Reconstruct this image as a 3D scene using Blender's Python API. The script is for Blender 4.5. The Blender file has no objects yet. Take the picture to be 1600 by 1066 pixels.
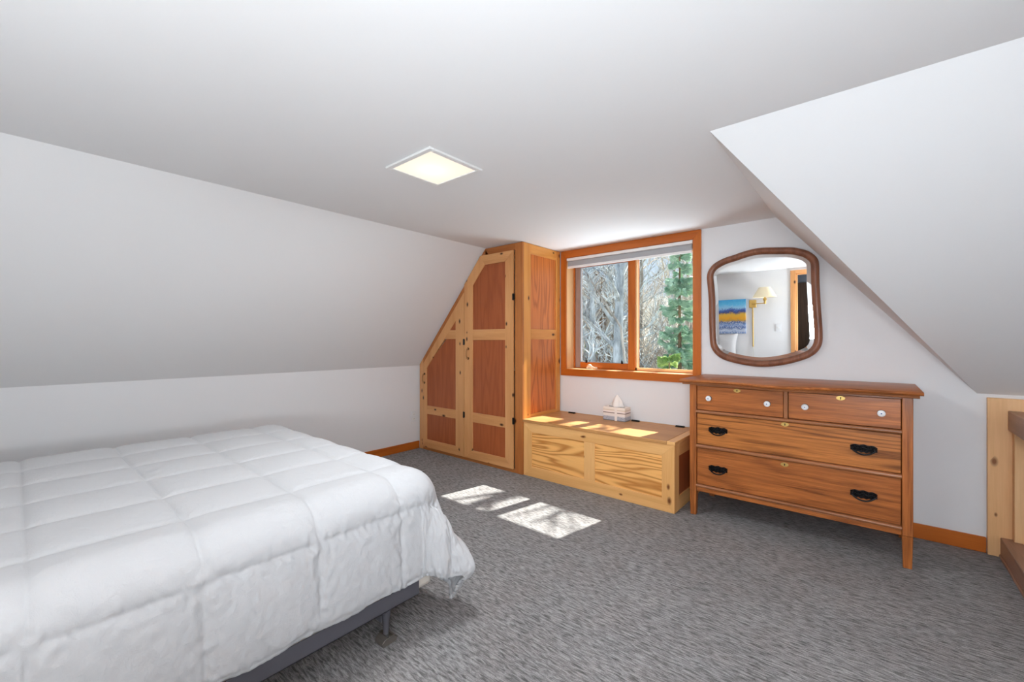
import bpy, bmesh, math, random
import numpy as np
from mathutils import Vector, Matrix, noise

PI = math.pi
scene = bpy.context.scene
COL = scene.collection
rnd = random.Random(7)

# ------------------------------------------------------------------ colour helpers
def s2l(c):
    c = c / 255.0
    return c / 12.92 if c <= 0.04045 else ((c + 0.055) / 1.055) ** 2.4

def rgb(r, g, b, k=1.0):
    return (min(1, s2l(r) * k), min(1, s2l(g) * k), min(1, s2l(b) * k), 1.0)

# ------------------------------------------------------------------ material helpers
def new_mat(name):
    m = bpy.data.materials.new(name)
    m.use_nodes = True
    nt = m.node_tree
    for n in list(nt.nodes):
        nt.nodes.remove(n)
    out = nt.nodes.new('ShaderNodeOutputMaterial')
    bs = nt.nodes.new('ShaderNodeBsdfPrincipled')
    nt.links.new(bs.outputs[0], out.inputs[0])
    return m, nt, bs, out

def N(nt, kind, **kw):
    n = nt.nodes.new(kind)
    for k, v in kw.items():
        setattr(n, k, v)
    return n

def math_node(nt, op, a, b=None, c=None, clamp=False):
    n = N(nt, 'ShaderNodeMath', operation=op, use_clamp=clamp)
    for i, v in enumerate((a, b, c)):
        if v is None:
            continue
        if isinstance(v, (int, float)):
            n.inputs[i].default_value = v
        else:
            nt.links.new(v, n.inputs[i])
    return n.outputs[0]

def mix_col(nt, fac, a, b):
    n = N(nt, 'ShaderNodeMix', data_type='RGBA')
    for sock, v in ((n.inputs[0], fac), (n.inputs[6], a), (n.inputs[7], b)):
        if isinstance(v, (int, float, tuple)):
            sock.default_value = v
        else:
            nt.links.new(v, sock)
    return n.outputs[2]

def ramp(nt, fac, stops, interp='LINEAR'):
    n = N(nt, 'ShaderNodeValToRGB')
    n.color_ramp.interpolation = interp
    el = n.color_ramp.elements
    while len(el) > 1:
        el.remove(el[-1])
    el[0].position = stops[0][0]; el[0].color = stops[0][1]
    for p, c in stops[1:]:
        e = el.new(p); e.color = c
    nt.links.new(fac, n.inputs[0])
    return n.outputs[0]

def bump(nt, bs, height, strength, dist):
    b = N(nt, 'ShaderNodeBump')
    b.inputs['Strength'].default_value = strength
    b.inputs['Distance'].default_value = dist
    nt.links.new(height, b.inputs['Height'])
    nt.links.new(b.outputs[0], bs.inputs['Normal'])

def noise_tex(nt, vec, scale, detail=3.0, rough=0.55, dist=0.0):
    n = N(nt, 'ShaderNodeTexNoise')
    n.inputs['Scale'].default_value = scale
    n.inputs['Detail'].default_value = detail
    n.inputs['Roughness'].default_value = rough
    n.inputs['Distortion'].default_value = dist
    nt.links.new(vec, n.inputs['Vector'])
    return n.outputs['Fac']

def plain(name, col, rough=0.6, metal=0.0, spec=0.5):
    m, nt, bs, out = new_mat(name)
    bs.inputs['Base Color'].default_value = col
    bs.inputs['Roughness'].default_value = rough
    bs.inputs['Metallic'].default_value = metal
    bs.inputs['Specular IOR Level'].default_value = spec
    return m

_wc = {}
def wood(name, axis, light, dark, rings=6.0, ring_amt=0.6, field=3.0, stretch=8.0,
         fine=0.35, knots=0.0, knot_col=(0.05, 0.02, 0.01, 1), rough=0.42, vary=0.12, sharp=0.5, nrm=None):
    """grain runs along axis (0,1,2); cathedral bands are contour lines of a stretched noise field"""
    key = (name, axis, nrm)
    if key in _wc:
        return _wc[key]
    m, nt, bs, out = new_mat(name + '_' + 'xyz'[axis])
    tc = N(nt, 'ShaderNodeTexCoord')
    oi = N(nt, 'ShaderNodeObjectInfo')
    off = N(nt, 'ShaderNodeVectorMath', operation='SCALE')
    cmb = N(nt, 'ShaderNodeCombineXYZ')
    for i in range(3):
        nt.links.new(oi.outputs['Random'], cmb.inputs[i])
    nt.links.new(cmb.outputs[0], off.inputs[0]); off.inputs['Scale'].default_value = 17.3
    add = N(nt, 'ShaderNodeVectorMath', operation='ADD')
    nt.links.new(tc.outputs['Object'], add.inputs[0]); nt.links.new(off.outputs[0], add.inputs[1])
    mp = N(nt, 'ShaderNodeMapping')
    sc = [stretch] * 3; sc[axis] = 1.0
    mp.inputs['Scale'].default_value = sc
    nt.links.new(add.outputs[0], mp.inputs['Vector'])
    v = mp.outputs[0]
    f = noise_tex(nt, v, field / stretch * 2.2, 2.0, 0.45, 0.15)
    r = math_node(nt, 'MULTIPLY', f, rings * 6.2832)
    r = math_node(nt, 'SINE', r)
    r = math_node(nt, 'MULTIPLY_ADD', r, 0.5, 0.5)
    r = math_node(nt, 'POWER', r, 1.0 + 2.5 * sharp)
    mp2 = N(nt, 'ShaderNodeMapping')
    sc2 = [60.0] * 3; sc2[axis] = 2.2
    mp2.inputs['Scale'].default_value = sc2
    nt.links.new(add.outputs[0], mp2.inputs['Vector'])
    fn = noise_tex(nt, mp2.outputs[0], 2.6, 3.0, 0.6)
    fn2 = math_node(nt, 'MULTIPLY_ADD', fn, 2.0, -0.6, clamp=True)
    a = math_node(nt, 'MULTIPLY', r, ring_amt)
    b = math_node(nt, 'MULTIPLY', fn2, fine)
    t = math_node(nt, 'ADD', a, b, clamp=True)
    col = mix_col(nt, t, light, dark)
    # board to board variation
    hv = N(nt, 'ShaderNodeHueSaturation')
    vv = math_node(nt, 'MULTIPLY_ADD', oi.outputs['Random'], vary, 1.0 - vary / 2)
    nt.links.new(vv, hv.inputs['Value'])
    nt.links.new(col, hv.inputs['Color'])
    col = hv.outputs[0]
    if knots > 0:
        mpk = N(nt, 'ShaderNodeMapping')
        sk = [1.0 / 0.085] * 3; sk[axis] = 1.0 / 0.16
        if nrm is not None: sk[nrm] = 0.0
        mpk.inputs['Scale'].default_value = sk
        nt.links.new(add.outputs[0], mpk.inputs['Vector'])
        vo = N(nt, 'ShaderNodeTexVoronoi')
        vo.inputs['Scale'].default_value = 1.0
        if nrm is not None:
            vo.voronoi_dimensions = '2D'
            sp_ = N(nt, 'ShaderNodeSeparateXYZ'); cb_ = N(nt, 'ShaderNodeCombineXYZ')
            nt.links.new(mpk.outputs[0], sp_.inputs[0])
            for k_, i_ in enumerate([i for i in range(3) if i != nrm]):
                nt.links.new(sp_.outputs[i_], cb_.inputs[k_])
            nt.links.new(cb_.outputs[0], vo.inputs['Vector'])
        else:
            nt.links.new(mpk.outputs[0], vo.inputs['Vector'])
        sep = N(nt, 'ShaderNodeSeparateColor')
        nt.links.new(vo.outputs['Color'], sep.inputs[0])
        pick = math_node(nt, 'LESS_THAN', sep.outputs[0], knots)
        rad = math_node(nt, 'MULTIPLY_ADD', sep.outputs[1], 0.10, 0.065)
        d = math_node(nt, 'DIVIDE', vo.outputs['Distance'], rad)
        core = math_node(nt, 'SUBTRACT', 1.35, d, clamp=True)
        core = math_node(nt, 'MULTIPLY', core, pick)
        core = math_node(nt, 'MULTIPLY', core, 1.1, clamp=True)
        col = mix_col(nt, core, col, knot_col)
    nt.links.new(col, bs.inputs['Base Color'])
    bs.inputs['Roughness'].default_value = rough
    bs.inputs['Specular IOR Level'].default_value = 0.4
    bump(nt, bs, fn2, 0.08, 0.002)
    _wc[key] = m
    return m

K = 1.3
def pine(ax):   return wood('pine', ax, rgb(204, 150, 98, 1.18), rgb(172, 114, 62, 1.18), 4, 0.35, 2.0, 12, 0.40, 0.22, rgb(62, 32, 16), 0.4, nrm=1)
def pineb(ax):  return wood('bench_pine', ax, rgb(218, 168, 108, 1.25), rgb(190, 134, 72, 1.25), 4, 0.35, 2.0, 12, 0.35, 0.14, rgb(120, 66, 28), 0.4, nrm=1)
def firp(ax):   return wood('red_fir_ply', ax, rgb(160, 86, 46, 1.15), rgb(130, 62, 30, 1.15), 7, 0.35, 3.0, 9, 0.5, 0.0, rgb(90, 40, 20), 0.38)
def firside(ax): return wood('amber_fir_ply', ax, rgb(192, 112, 54, 1.20), rgb(134, 66, 26, 1.20), 9, 0.5, 3.0, 8, 0.35, 0.0, rough=0.33)
def face(ax):   return wood('face_fir', ax, rgb(176, 110, 56, 1.15), rgb(148, 82, 36, 1.15), 5, 0.4, 2.2, 12, 0.45, 0.14, rgb(60, 26, 10), 0.4, nrm=1)
def sidef(ax):  return wood('side_pine', ax, rgb(206, 146, 76, 1.15), rgb(180, 112, 46, 1.15), 5, 0.4, 2.2, 12, 0.40, 0.20, rgb(80, 36, 14), 0.38, nrm=0)
def trimw(ax):  return wood('trim_fir', ax, rgb(186, 100, 30, 1.15), rgb(154, 76, 18, 1.15), 5, 0.4, 2.0, 12, 0.45, 0.03, rgb(90, 36, 14), 0.38, nrm=1)
def benchp(ax): return wood('bench_ply', ax, rgb(220, 166, 98, 1.40), rgb(168, 106, 46, 1.40), 15, 0.85, 2.8, 10, 0.2, 0.0, rough=0.4, sharp=0.45)
def jambw(ax): return wood('jamb_fir', ax, rgb(216, 172, 124, 1.20), rgb(196, 148, 98, 1.20), 4, 0.3, 2.0, 12, 0.4, 0.0, rough=0.38)
def lidw(ax):   return wood('lid_ply', ax, rgb(192, 140, 86, 1.15), rgb(168, 114, 62, 1.15), 6, 0.4, 2.4, 8, 0.35, 0.0, rough=0.42)
def oak(ax):    return wood('oak', ax, rgb(164, 96, 46, 1.50), rgb(88, 44, 18, 1.50), 7, 0.30, 3.0, 13, 0.75, 0.0, rough=0.32, vary=0.10)
def oakb(ax):   return wood('oak_bold', ax, rgb(168, 104, 50, 1.50), rgb(82, 42, 16, 1.50), 13, 0.52, 3.0, 13, 0.6, 0.0, rough=0.32, sharp=.7)
def oakd(ax):   return wood('oak_edge', ax, rgb(146, 94, 60, 1.40), rgb(104, 62, 36, 1.40), 6, 0.3, 2.0, 12, 0.5, 0.0, rough=0.28)
def walnut(ax): return wood('mirror_oak', ax, rgb(128, 84, 62, K), rgb(86, 50, 34, K), 8, 0.4, 3.0, 9, 0.55, 0.0, rough=0.35)
def railw(ax):  return wood('rail_wood', ax, rgb(150, 112, 90, K), rgb(116, 84, 64, K), 6, 0.4, 2.4, 9, 0.5, 0.0, rough=0.4)
def boardw(ax): return wood('post_pine', ax, rgb(208, 166, 120, K), rgb(186, 140, 92, K), 4, 0.35, 2.0, 10, 0.35, 0.16, rgb(130, 80, 38), 0.42, nrm=1)
def darkw(ax):  return wood('dark_panel', ax, rgb(92, 70, 54, 1.1), rgb(62, 44, 34, 1.1), 6, 0.4, 2.4, 9, 0.5, 0.0, rough=0.45)
def stilew(ax): return wood('sash_stile', ax, rgb(150, 126, 116, K), rgb(126, 104, 96, K), 6, 0.3, 2.4, 9, 0.4, 0.0, rough=0.4)

# painted drywall
def paint(name, col, sc=90, st=0.12):
    m, nt, bs, out = new_mat(name)
    bs.inputs['Base Color'].default_value = col
    bs.inputs['Roughness'].default_value = 0.85
    bs.inputs['Specular IOR Level'].default_value = 0.2
    tc = N(nt, 'ShaderNodeTexCoord')
    f = noise_tex(nt, tc.outputs['Object'], sc, 4.0, 0.6)
    f2 = noise_tex(nt, tc.outputs['Object'], 2.2, 2.0, 0.5)
    h = math_node(nt, 'ADD', math_node(nt, 'MULTIPLY', f, 0.5), math_node(nt, 'MULTIPLY', f2, 6.0))
    bump(nt, bs, h, st, 0.004)
    return m

M_WALL = paint('wall_paint', (0.80, 0.80, 0.805, 1))
M_CEIL = paint('ceiling_paint', (0.80, 0.80, 0.80, 1), 70, 0.12)
M_WHITE = plain('white_enamel', rgb(232, 232, 230), 0.4)
M_PLASTIC = plain('white_plastic', rgb(226, 228, 230), 0.35)
M_BLACK = plain('black_iron', rgb(26, 24, 23), 0.4, 0.6)
M_PULL = plain('cast_dark_bronze', rgb(30, 29, 30), 0.35, 0.75)
M_BRASS = plain('brass', rgb(206, 172, 100), 0.42, 0.8)
M_HOLE = plain('keyhole_dark', rgb(20, 14, 10), 0.8)
M_CERAMIC = plain('ceramic_white', rgb(238, 238, 238), 0.15)
M_BLUE = plain('blue_dot', rgb(40, 70, 130), 0.3)
M_RING = plain('dark_ring', rgb(70, 62, 58), 0.4, 0.5)
M_STEEL = plain('bed_steel', rgb(92, 91, 98), 0.5, 0.25)
M_GLIDE = plain('glide_plastic', rgb(98, 92, 86), 0.35)
M_GLIDEM = plain('glide_metal', rgb(150, 145, 138), 0.25, 0.9)
M_BOXSPR = plain('ticking', rgb(226, 216, 204), 0.9)
M_BLINDF = plain('blind_fabric', rgb(166, 166, 168), 0.9)
M_BLINDR = plain('blind_rail', rgb(235, 233, 230), 0.45)
M_BEIGE = plain('crank_beige', rgb(226, 204, 178), 0.4)
M_SHADE = plain('lamp_shade_linen', rgb(244, 230, 196), 0.85)
M_CORD = plain('cord_white', rgb(225, 222, 212), 0.5)
M_GREY = plain('spacer_grey', rgb(150, 152, 156), 0.4, 0.3)
M_TISSUE = plain('tissue', rgb(242, 236, 230), 0.95)
M_MIRROR = plain('mirror_silver', (0.93, 0.94, 0.94, 1), 0.0, 1.0)

def carpet():
    m, nt, bs, out = new_mat('carpet')
    tc = N(nt, 'ShaderNodeTexCoord')
    mp = N(nt, 'ShaderNodeMapping')
    mp.inputs['Scale'].default_value = (24, 120, 40)
    mp.inputs['Rotation'].default_value = (0, 0, math.radians(-2))
    nt.links.new(tc.outputs['Object'], mp.inputs['Vector'])
    streak = noise_tex(nt, mp.outputs[0], 1.0, 2.0, 0.55, 0.6)
    grain = noise_tex(nt, tc.outputs['Object'], 230, 3.0, 0.65)
    blot = noise_tex(nt, tc.outputs['Object'], 1.9, 3.0, 0.55)
    hue = noise_tex(nt, tc.outputs['Object'], 5.0, 1.0, 0.5)
    s = math_node(nt, 'MULTIPLY_ADD', streak, 2.8, -0.85, clamp=True)
    base = mix_col(nt, s, rgb(92, 90, 89, 1.2), rgb(150, 147, 146, 1.2))
    g = math_node(nt, 'MULTIPLY_ADD', grain, 1.2, 0.42)
    bl = math_node(nt, 'MULTIPLY_ADD', blot, 0.5, 0.75)
    gb = math_node(nt, 'MULTIPLY', g, bl)
    hs = N(nt, 'ShaderNodeHueSaturation')
    nt.links.new(gb, hs.inputs['Value'])
    sat = math_node(nt, 'MULTIPLY_ADD', hue, 1.6, 0.1)
    nt.links.new(sat, hs.inputs['Saturation'])
    nt.links.new(base, hs.inputs['Color'])
    nt.links.new(hs.outputs[0], bs.inputs['Base Color'])
    bs.inputs['Roughness'].default_value = 1.0
    bs.inputs['Specular IOR Level'].default_value = 0.05
    h = math_node(nt, 'ADD', math_node(nt, 'MULTIPLY', s, 1.0), math_node(nt, 'MULTIPLY', grain, 0.8))
    bump(nt, bs, h, 0.6, 0.006)
    return m
M_CARPET = carpet()

def cloth():
    m, nt, bs, out = new_mat('white_cotton')
    bs.inputs['Base Color'].default_value = (0.57, 0.57, 0.577, 1)
    bs.inputs['Roughness'].default_value = 0.95
    bs.inputs['Specular IOR Level'].default_value = 0.1
    tc = N(nt, 'ShaderNodeTexCoord')
    f = noise_tex(nt, tc.outputs['Object'], 28, 4.0, 0.6, 0.8)
    f2 = noise_tex(nt, tc.outputs['Object'], 160, 2.0, 0.6)
    h = math_node(nt, 'ADD', f, math_node(nt, 'MULTIPLY', f2, 0.25))
    bump(nt, bs, h, 0.30, 0.010)
    return m
M_CLOTH = cloth()

def glass():
    m, nt, bs, out = new_mat('window_glass')
    nt.nodes.remove(bs)
    tr = N(nt, 'ShaderNodeBsdfTransparent'); tr.inputs[0].default_value = (0.96, 0.98, 0.98, 1)
    gl = N(nt, 'ShaderNodeBsdfGlossy'); gl.inputs['Roughness'].default_value = 0.0
    lw = N(nt, 'ShaderNodeLayerWeight'); lw.inputs[0].default_value = .5
    fr = N(nt, 'ShaderNodeMath', operation='MULTIPLY_ADD', use_clamp=True)
    pw = math_node(nt, 'POWER', lw.outputs['Facing'], 5.0)
    nt.links.new(pw, fr.inputs[0]); fr.inputs[1].default_value = .9; fr.inputs[2].default_value = .03
    mx = N(nt, 'ShaderNodeMixShader')
    nt.links.new(fr.outputs[0], mx.inputs[0]); nt.links.new(tr.outputs[0], mx.inputs[1]); nt.links.new(gl.outputs[0], mx.inputs[2])
    nt.links.new(mx.outputs[0], out.inputs[0])
    return m
M_GLASS = glass()

def lamp_mat():
    m, nt, bs, out = new_mat('light_diffuser')
    tc = N(nt, 'ShaderNodeTexCoord')
    # a bulb behind the opal sheet: brighter near its middle
    d = N(nt, 'ShaderNodeVectorMath', operation='LENGTH')
    mp = N(nt, 'ShaderNodeMapping'); mp.inputs['Location'].default_value = (0.02, 0.0, 0)
    nt.links.new(tc.outputs['Object'], mp.inputs['Vector']); nt.links.new(mp.outputs[0], d.inputs[0])
    k = math_node(nt, 'MULTIPLY', d.outputs['Value'], -14.0)
    k = math_node(nt, 'EXPONENT', k)
    st = math_node(nt, 'MULTIPLY_ADD', k, 0.40, 0.64)
    em = N(nt, 'ShaderNodeEmission'); em.inputs[0].default_value = (1.0, 0.875, 0.73, 1)
    nt.links.new(st, em.inputs[1]); nt.links.new(em.outputs[0], out.inputs[0])
    nt.nodes.remove(bs)
    return m
M_LAMP = lamp_mat()

# ------------------------------------------------------------------ mesh builder
class MB:
    def __init__(self):
        self.v = []; self.f = []; self.mi = []; self.mats = []
    def m(self, mat):
        if mat not in self.mats:
            self.mats.append(mat)
        return self.mats.index(mat)
    def add(self, verts, faces, mat):
        o = len(self.v); i = self.m(mat)
        self.v += [tuple(p) for p in verts]
        for f in faces:
            self.f.append([o + k for k in f]); self.mi.append(i)
        return self
    def box(self, x0, x1, y0, y1, z0, z1, mat):
        v = [(x0, y0, z0), (x1, y0, z0), (x1, y1, z0), (x0, y1, z0), (x0, y0, z1), (x1, y0, z1), (x1, y1, z1), (x0, y1, z1)]
        return self.add(v, [(0, 3, 2, 1), (4, 5, 6, 7), (0, 1, 5, 4), (1, 2, 6, 5), (2, 3, 7, 6), (3, 0, 4, 7)], mat)
    def prism(self, poly, axis, a0, a1, mat):
        """poly in the two other axes (in x,y,z order), extruded along axis"""
        def P(u, w, a):
            c = [u, w]; c.insert(axis, a); return tuple(c)
        n = len(poly)
        v = [P(u, w, a0) for u, w in poly] + [P(u, w, a1) for u, w in poly]
        f = [list(range(n))[::-1], list(range(n, 2 * n))]
        for i in range(n):
            j = (i + 1) % n
            f.append((i, j, n + j, n + i))
        return self.add(v, f, mat)
    def tube(self, pts, radii, mat, n=10, cap=True, flat=None):
        pts = [Vector(p) for p in pts]
        if isinstance(radii, (int, float)):
            radii = [radii] * len(pts)
        rings = []
        up = Vector((0, 0, 1))
        prev = None
        for i, p in enumerate(pts):
            t = (pts[min(i + 1, len(pts) - 1)] - pts[max(i - 1, 0)])
            if t.length < 1e-9: t = Vector((0, 0, 1))
            t.normalize()
            if prev is None:
                a = up if abs(t.dot(up)) < 0.95 else Vector((1, 0, 0))
                u = t.cross(a).normalized()
            else:
                u = (prev - t * prev.dot(t))
                u = u.normalized() if u.length > 1e-6 else t.orthogonal().normalized()
            prev = u
            w = t.cross(u)
            rings.append([tuple(p + (u * math.cos(2 * PI * k / n) + w * math.sin(2 * PI * k / n)) * radii[i]) for k in range(n)])
        v = [q for r in rings for q in r]; f = []
        for i in range(len(rings) - 1):
            for k in range(n):
                f.append((i * n + k, i * n + (k + 1) % n, (i + 1) * n + (k + 1) % n, (i + 1) * n + k))
        if cap:
            f.append(tuple(range(n))[::-1]); f.append(tuple(range((len(rings) - 1) * n, len(rings) * n)))
        return self.add(v, f, mat)
    def lathe(self, prof, origin, axis, mat, n=24):
        """prof: (radius, height along axis)"""
        ax = Vector(axis).normalized(); u = ax.orthogonal().normalized(); w = ax.cross(u); o = Vector(origin)
        v = []; f = []
        for r, h in prof:
            for k in range(n):
                v.append(tuple(o + ax * h + (u * math.cos(2 * PI * k / n) + w * math.sin(2 * PI * k / n)) * max(r, 1e-5)))
        for i in range(len(prof) - 1):
            for k in range(n):
                f.append((i * n + k, i * n + (k + 1) % n, (i + 1) * n + (k + 1) % n, (i + 1) * n + k))
        f.append(tuple(range(n))[::-1]); f.append(tuple(range((len(prof) - 1) * n, len(prof) * n)))
        return self.add(v, f, mat)
    def ball(self, c, r, mat, n=10, m=6):
        rx, ry, rz = (r, r, r) if isinstance(r, (int, float)) else r
        v = []; f = []
        for i in range(m + 1):
            a = PI * i / m
            for k in range(n):
                b = 2 * PI * k / n
                v.append((c[0] + rx * math.sin(a) * math.cos(b), c[1] + ry * math.sin(a) * math.sin(b), c[2] + rz * math.cos(a)))
        for i in range(m):
            for k in range(n):
                f.append((i * n + k, (i + 1) * n + k, (i + 1) * n + (k + 1) % n, i * n + (k + 1) % n))
        return self.add(v, f, mat)
    def build(self, name, parent=None, loc=None, smooth=False, bevel=0.0, segs=2, angle=35):
        base = Vector(loc) if loc is not None else (Vector(parent['_wl']) if parent else Vector((0, 0, 0)))
        me = bpy.data.meshes.new(name)
        me.from_pydata([tuple(Vector(p) - base) for p in self.v], [], self.f)
        for mt in self.mats:
            me.materials.append(mt)
        me.polygons.foreach_set('material_index', self.mi)
        bm = bmesh.new(); bm.from_mesh(me)
        bmesh.ops.remove_doubles(bm, verts=bm.verts, dist=1e-6) if smooth else None
        bmesh.ops.recalc_face_normals(bm, faces=bm.faces)
        bm.to_mesh(me); bm.free()
        if smooth or bevel:
            me.polygons.foreach_set('use_smooth', [True] * len(me.polygons))
            me.set_sharp_from_angle(angle=math.radians(angle))
        o = bpy.data.objects.new(name, me)
        COL.objects.link(o)
        if parent is not None:
            o.parent = parent
            o.location = base - Vector(parent['_wl'])
        else:
            o.location = base
        o['_wl'] = tuple(base)
        if bevel:
            b = o.modifiers.new('soft_edges', 'BEVEL'); b.width = bevel; b.segments = segs
            b.limit_method = 'ANGLE'; b.angle_limit = math.radians(40); b.harden_normals = False
        return o

def tag(o, label=None, cat=None, group=None, kind=None):
    if label: o['label'] = label
    if cat: o['category'] = cat
    if group: o['group'] = group
    if kind: o['kind'] = kind
    return o

def thing(name, loc, label, cat, group=None):
    o = bpy.data.objects.new(name, None); COL.objects.link(o)
    o.empty_display_size = 0.1
    o.location = loc; o['_wl'] = tuple(loc)
    return tag(o, label, cat, group)

def struct(o):
    o['kind'] = 'structure'; return o

# ------------------------------------------------------------------ room constants
YW = 3.575          # window wall plane
YB = -0.80          # wall behind the camera
XL = -3.88          # left knee wall
XR = 1.95           # right wall, past the stairs
ZC = 2.095          # flat ceiling
KN = 0.925          # knee wall height on the left
XC = -2.846         # left crease
XD = -0.525         # right crease of the window bay
YV = 1.924          # crease of the main roof slope
XE, ZE = 0.475, 0.885   # lower end of the valley on the window wall

# floor
fl = MB()
fl.add([(XL - .1, YB - 1.4, 0), (0.62, YB - 1.4, 0), (0.62, 0.9, 0), (0.62, YW + .1, 0), (XL - .1, YW + .1, 0)], [(0, 1, 2, 3, 4)], M_CARPET)
fl.add([(0.62, YB - 1.4, 0), (XR, YB - 1.4, 0), (XR, 0.9, 0), (0.62, 0.9, 0)], [(0, 1, 2, 3)], M_CARPET)
struct(fl.build('floor'))
st = MB(); st.box(0.62, XR, 0.9, YW, -1.25, -1.2, darkw(0)); struct(st.build('floor_stair_landing'))
st = MB(); st.box(0.60, 0.62, 0.9, YW, -1.2, -0.001, darkw(0)); struct(st.build('trim_1'))

# window wall with hole; beyond x=0.66 the stairwell is panelled
wx0, wx1, wz0, wz1 = -2.333, -1.08, 0.905, 2.04
w = MB()
o_ = [(XL, 0), (wx0, 0), (wx0, wz0), (wx0, wz1), (wx0, ZC), (XC, ZC), (XL, KN)]
def wallpoly(mb, pts, mat=M_WALL, y=YW, th=0.12):
    mb.prism(pts, 1, y, y + th, mat)
wallpoly(w, [(XL, 0), (wx0, 0), (wx0, ZC + .02), (XC, ZC + .02), (XL - .02, KN)])
wallpoly(w, [(wx0, 0), (wx1, 0), (wx1, wz0), (wx0, wz0)])
wallpoly(w, [(wx0, wz1), (wx1, wz1), (wx1, ZC + .02), (wx0, ZC + .02)])
wallpoly(w, [(wx1, 0), (0.66, 0), (0.66, ZE + .02), (XE, ZE + .02), (XD, ZC + .02), (wx1, ZC + .02)])
struct(w.build('wall_window'))
w = MB(); wallpoly(w, [(0.66, -1.2), (XR, -1.2), (XR, ZE + .03), (0.66, ZE + .03)], darkw(2))
struct(w.build('wall_stair'))
w = MB(); w.box(XL - .12, XL, YB - .1, YW + .1, 0, KN + .02, M_WALL); struct(w.build('wall_left'))
w = MB(); w.box(XR, XR + .12, YB - 1.5, YW + .1, -1.2, ZC + .1, M_WALL); struct(w.build('wall_right'))
# back wall with the doorway opening
dx0, dx1, dz1 = -0.895, -0.06, 2.005
w = MB()
w.prism([(XL - .05, 0), (dx0, 0), (dx0, ZC + .02), (XC, ZC + .02), (XL - .05, KN - .02)], 1, YB - .1, YB, M_WALL)
w.box(dx0, dx1, YB - .1, YB, dz1, ZC + .02, M_WALL)
w.box(dx1, XR, YB - .1, YB, 0, ZC + .02, M_WALL)
struct(w.build('wall_back'))
# small dark panelled hall behind the doorway
w = MB()
for i in range(12):
    x = -1.5 + i * .16
    w.box(x, x + .154, YB - 1.35, YB - 1.33, 0, 1.93, darkw(2))
w.box(-1.5, .5, YB - 1.4, YB - 1.35, 0, 2.3, plain('hall_paint', rgb(120, 125, 135), 0.8))
w.box(-1.5, -1.4, YB - 1.4, YB - .1, 0, 2.3, darkw(2))
w.box(.4, .5, YB - 1.4, YB - .1, 0, 2.3, darkw(2))
struct(w.build('wall_hall'))
w = MB(); w.box(-1.5, .5, YB - 1.4, YB - .1, 2.12, 2.2, plain('hall_ceiling_paint', rgb(150, 155, 165), 0.8)); struct(w.build('ceiling_hall'))

# ceilings
T = 0.08
c = MB()
c.add([(XC, YB - .1, ZC), (XR, YB - .1, ZC), (XR, YV, ZC), (XD, YV, ZC), (XD, YW + .02, ZC), (XC, YW + .02, ZC),
       (XC, YB - .1, ZC + T), (XR, YB - .1, ZC + T), (XR, YV, ZC + T), (XD, YV, ZC + T), (XD, YW + .02, ZC + T), (XC, YW + .02, ZC + T)],
      [(0, 1, 2, 3, 4, 5), (6, 7, 8, 9, 10, 11)] + [(i, (i + 1) % 6, 6 + (i + 1) % 6, 6 + i) for i in range(6)], M_CEIL)
struct(c.build('ceiling'))
c = MB(); c.prism([(XL - .1, KN - .113), (XC, ZC), (XC, ZC + T), (XL - .1, KN - .04)], 1, YB - .1, YW + .02, M_CEIL)
struct(c.build('ceiling_left'))
c = MB()
c.add([(XD, YV, ZC), (XD, YW + .02, ZC), (XE, YW + .02, ZE), (XD, YV, ZC + T), (XD, YW + .02, ZC + T), (XE, YW + .02, ZE + T)],
      [(0, 1, 2), (3, 4, 5), (0, 1, 4, 3), (1, 2, 5, 4), (2, 0, 3, 5)], M_CEIL)
struct(c.build('ceiling_bay'))
c = MB()
c.add([(XD, YV, ZC), (XE, YW + .02, ZE), (XR, YW + .02, ZE), (XR, YV, ZC), (XD, YV, ZC + T), (XE, YW + .02, ZE + T), (XR, YW + .02, ZE + T), (XR, YV, ZC + T)],
      [(0, 1, 2, 3), (4, 5, 6, 7), (0, 1, 5, 4), (1, 2, 6, 5), (2, 3, 7, 6), (3, 0, 4, 7)], M_CEIL)
struct(c.build('ceiling_right'))

# baseboards and casings
b = MB(); b.box(XL, XL + .014, YB, 2.955, 0, .083, trimw(1)); struct(b.build('baseboard_left', bevel=.003))
b = MB(); b.box(-1.03, .497, YW - .014, YW, 0, .088, trimw(0)); struct(b.build('baseboard_window', bevel=.003))
b = MB(); b.box(XL, dx0 - .07, YB, YB + .014, 0, .085, trimw(0)); struct(b.build('baseboard_back', bevel=.003))

# doorway casing (door_1)
d = MB()
d.box(dx0 - .065, dx0, YB - .0, YB + .018, 0, dz1 + .05, pine(2))
d.box(dx1, dx1 + .065, YB - .0, YB + .018, 0, dz1 + .05, pine(2))
d.box(dx0, dx1, YB - .0, YB + .018, dz1, dz1 + .05, pine(0))
d.box(dx0 - .002, dx0 + .018, YB - .1, YB, 0, dz1, pine(2))
d.box(dx1 - .018, dx1 + .002, YB - .1, YB, 0, dz1, pine(2))
d.box(dx0, dx1, YB - .1, YB, dz1 - .018, dz1 + .002, pine(0))
struct(d.build('door_1', bevel=.003))

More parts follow.
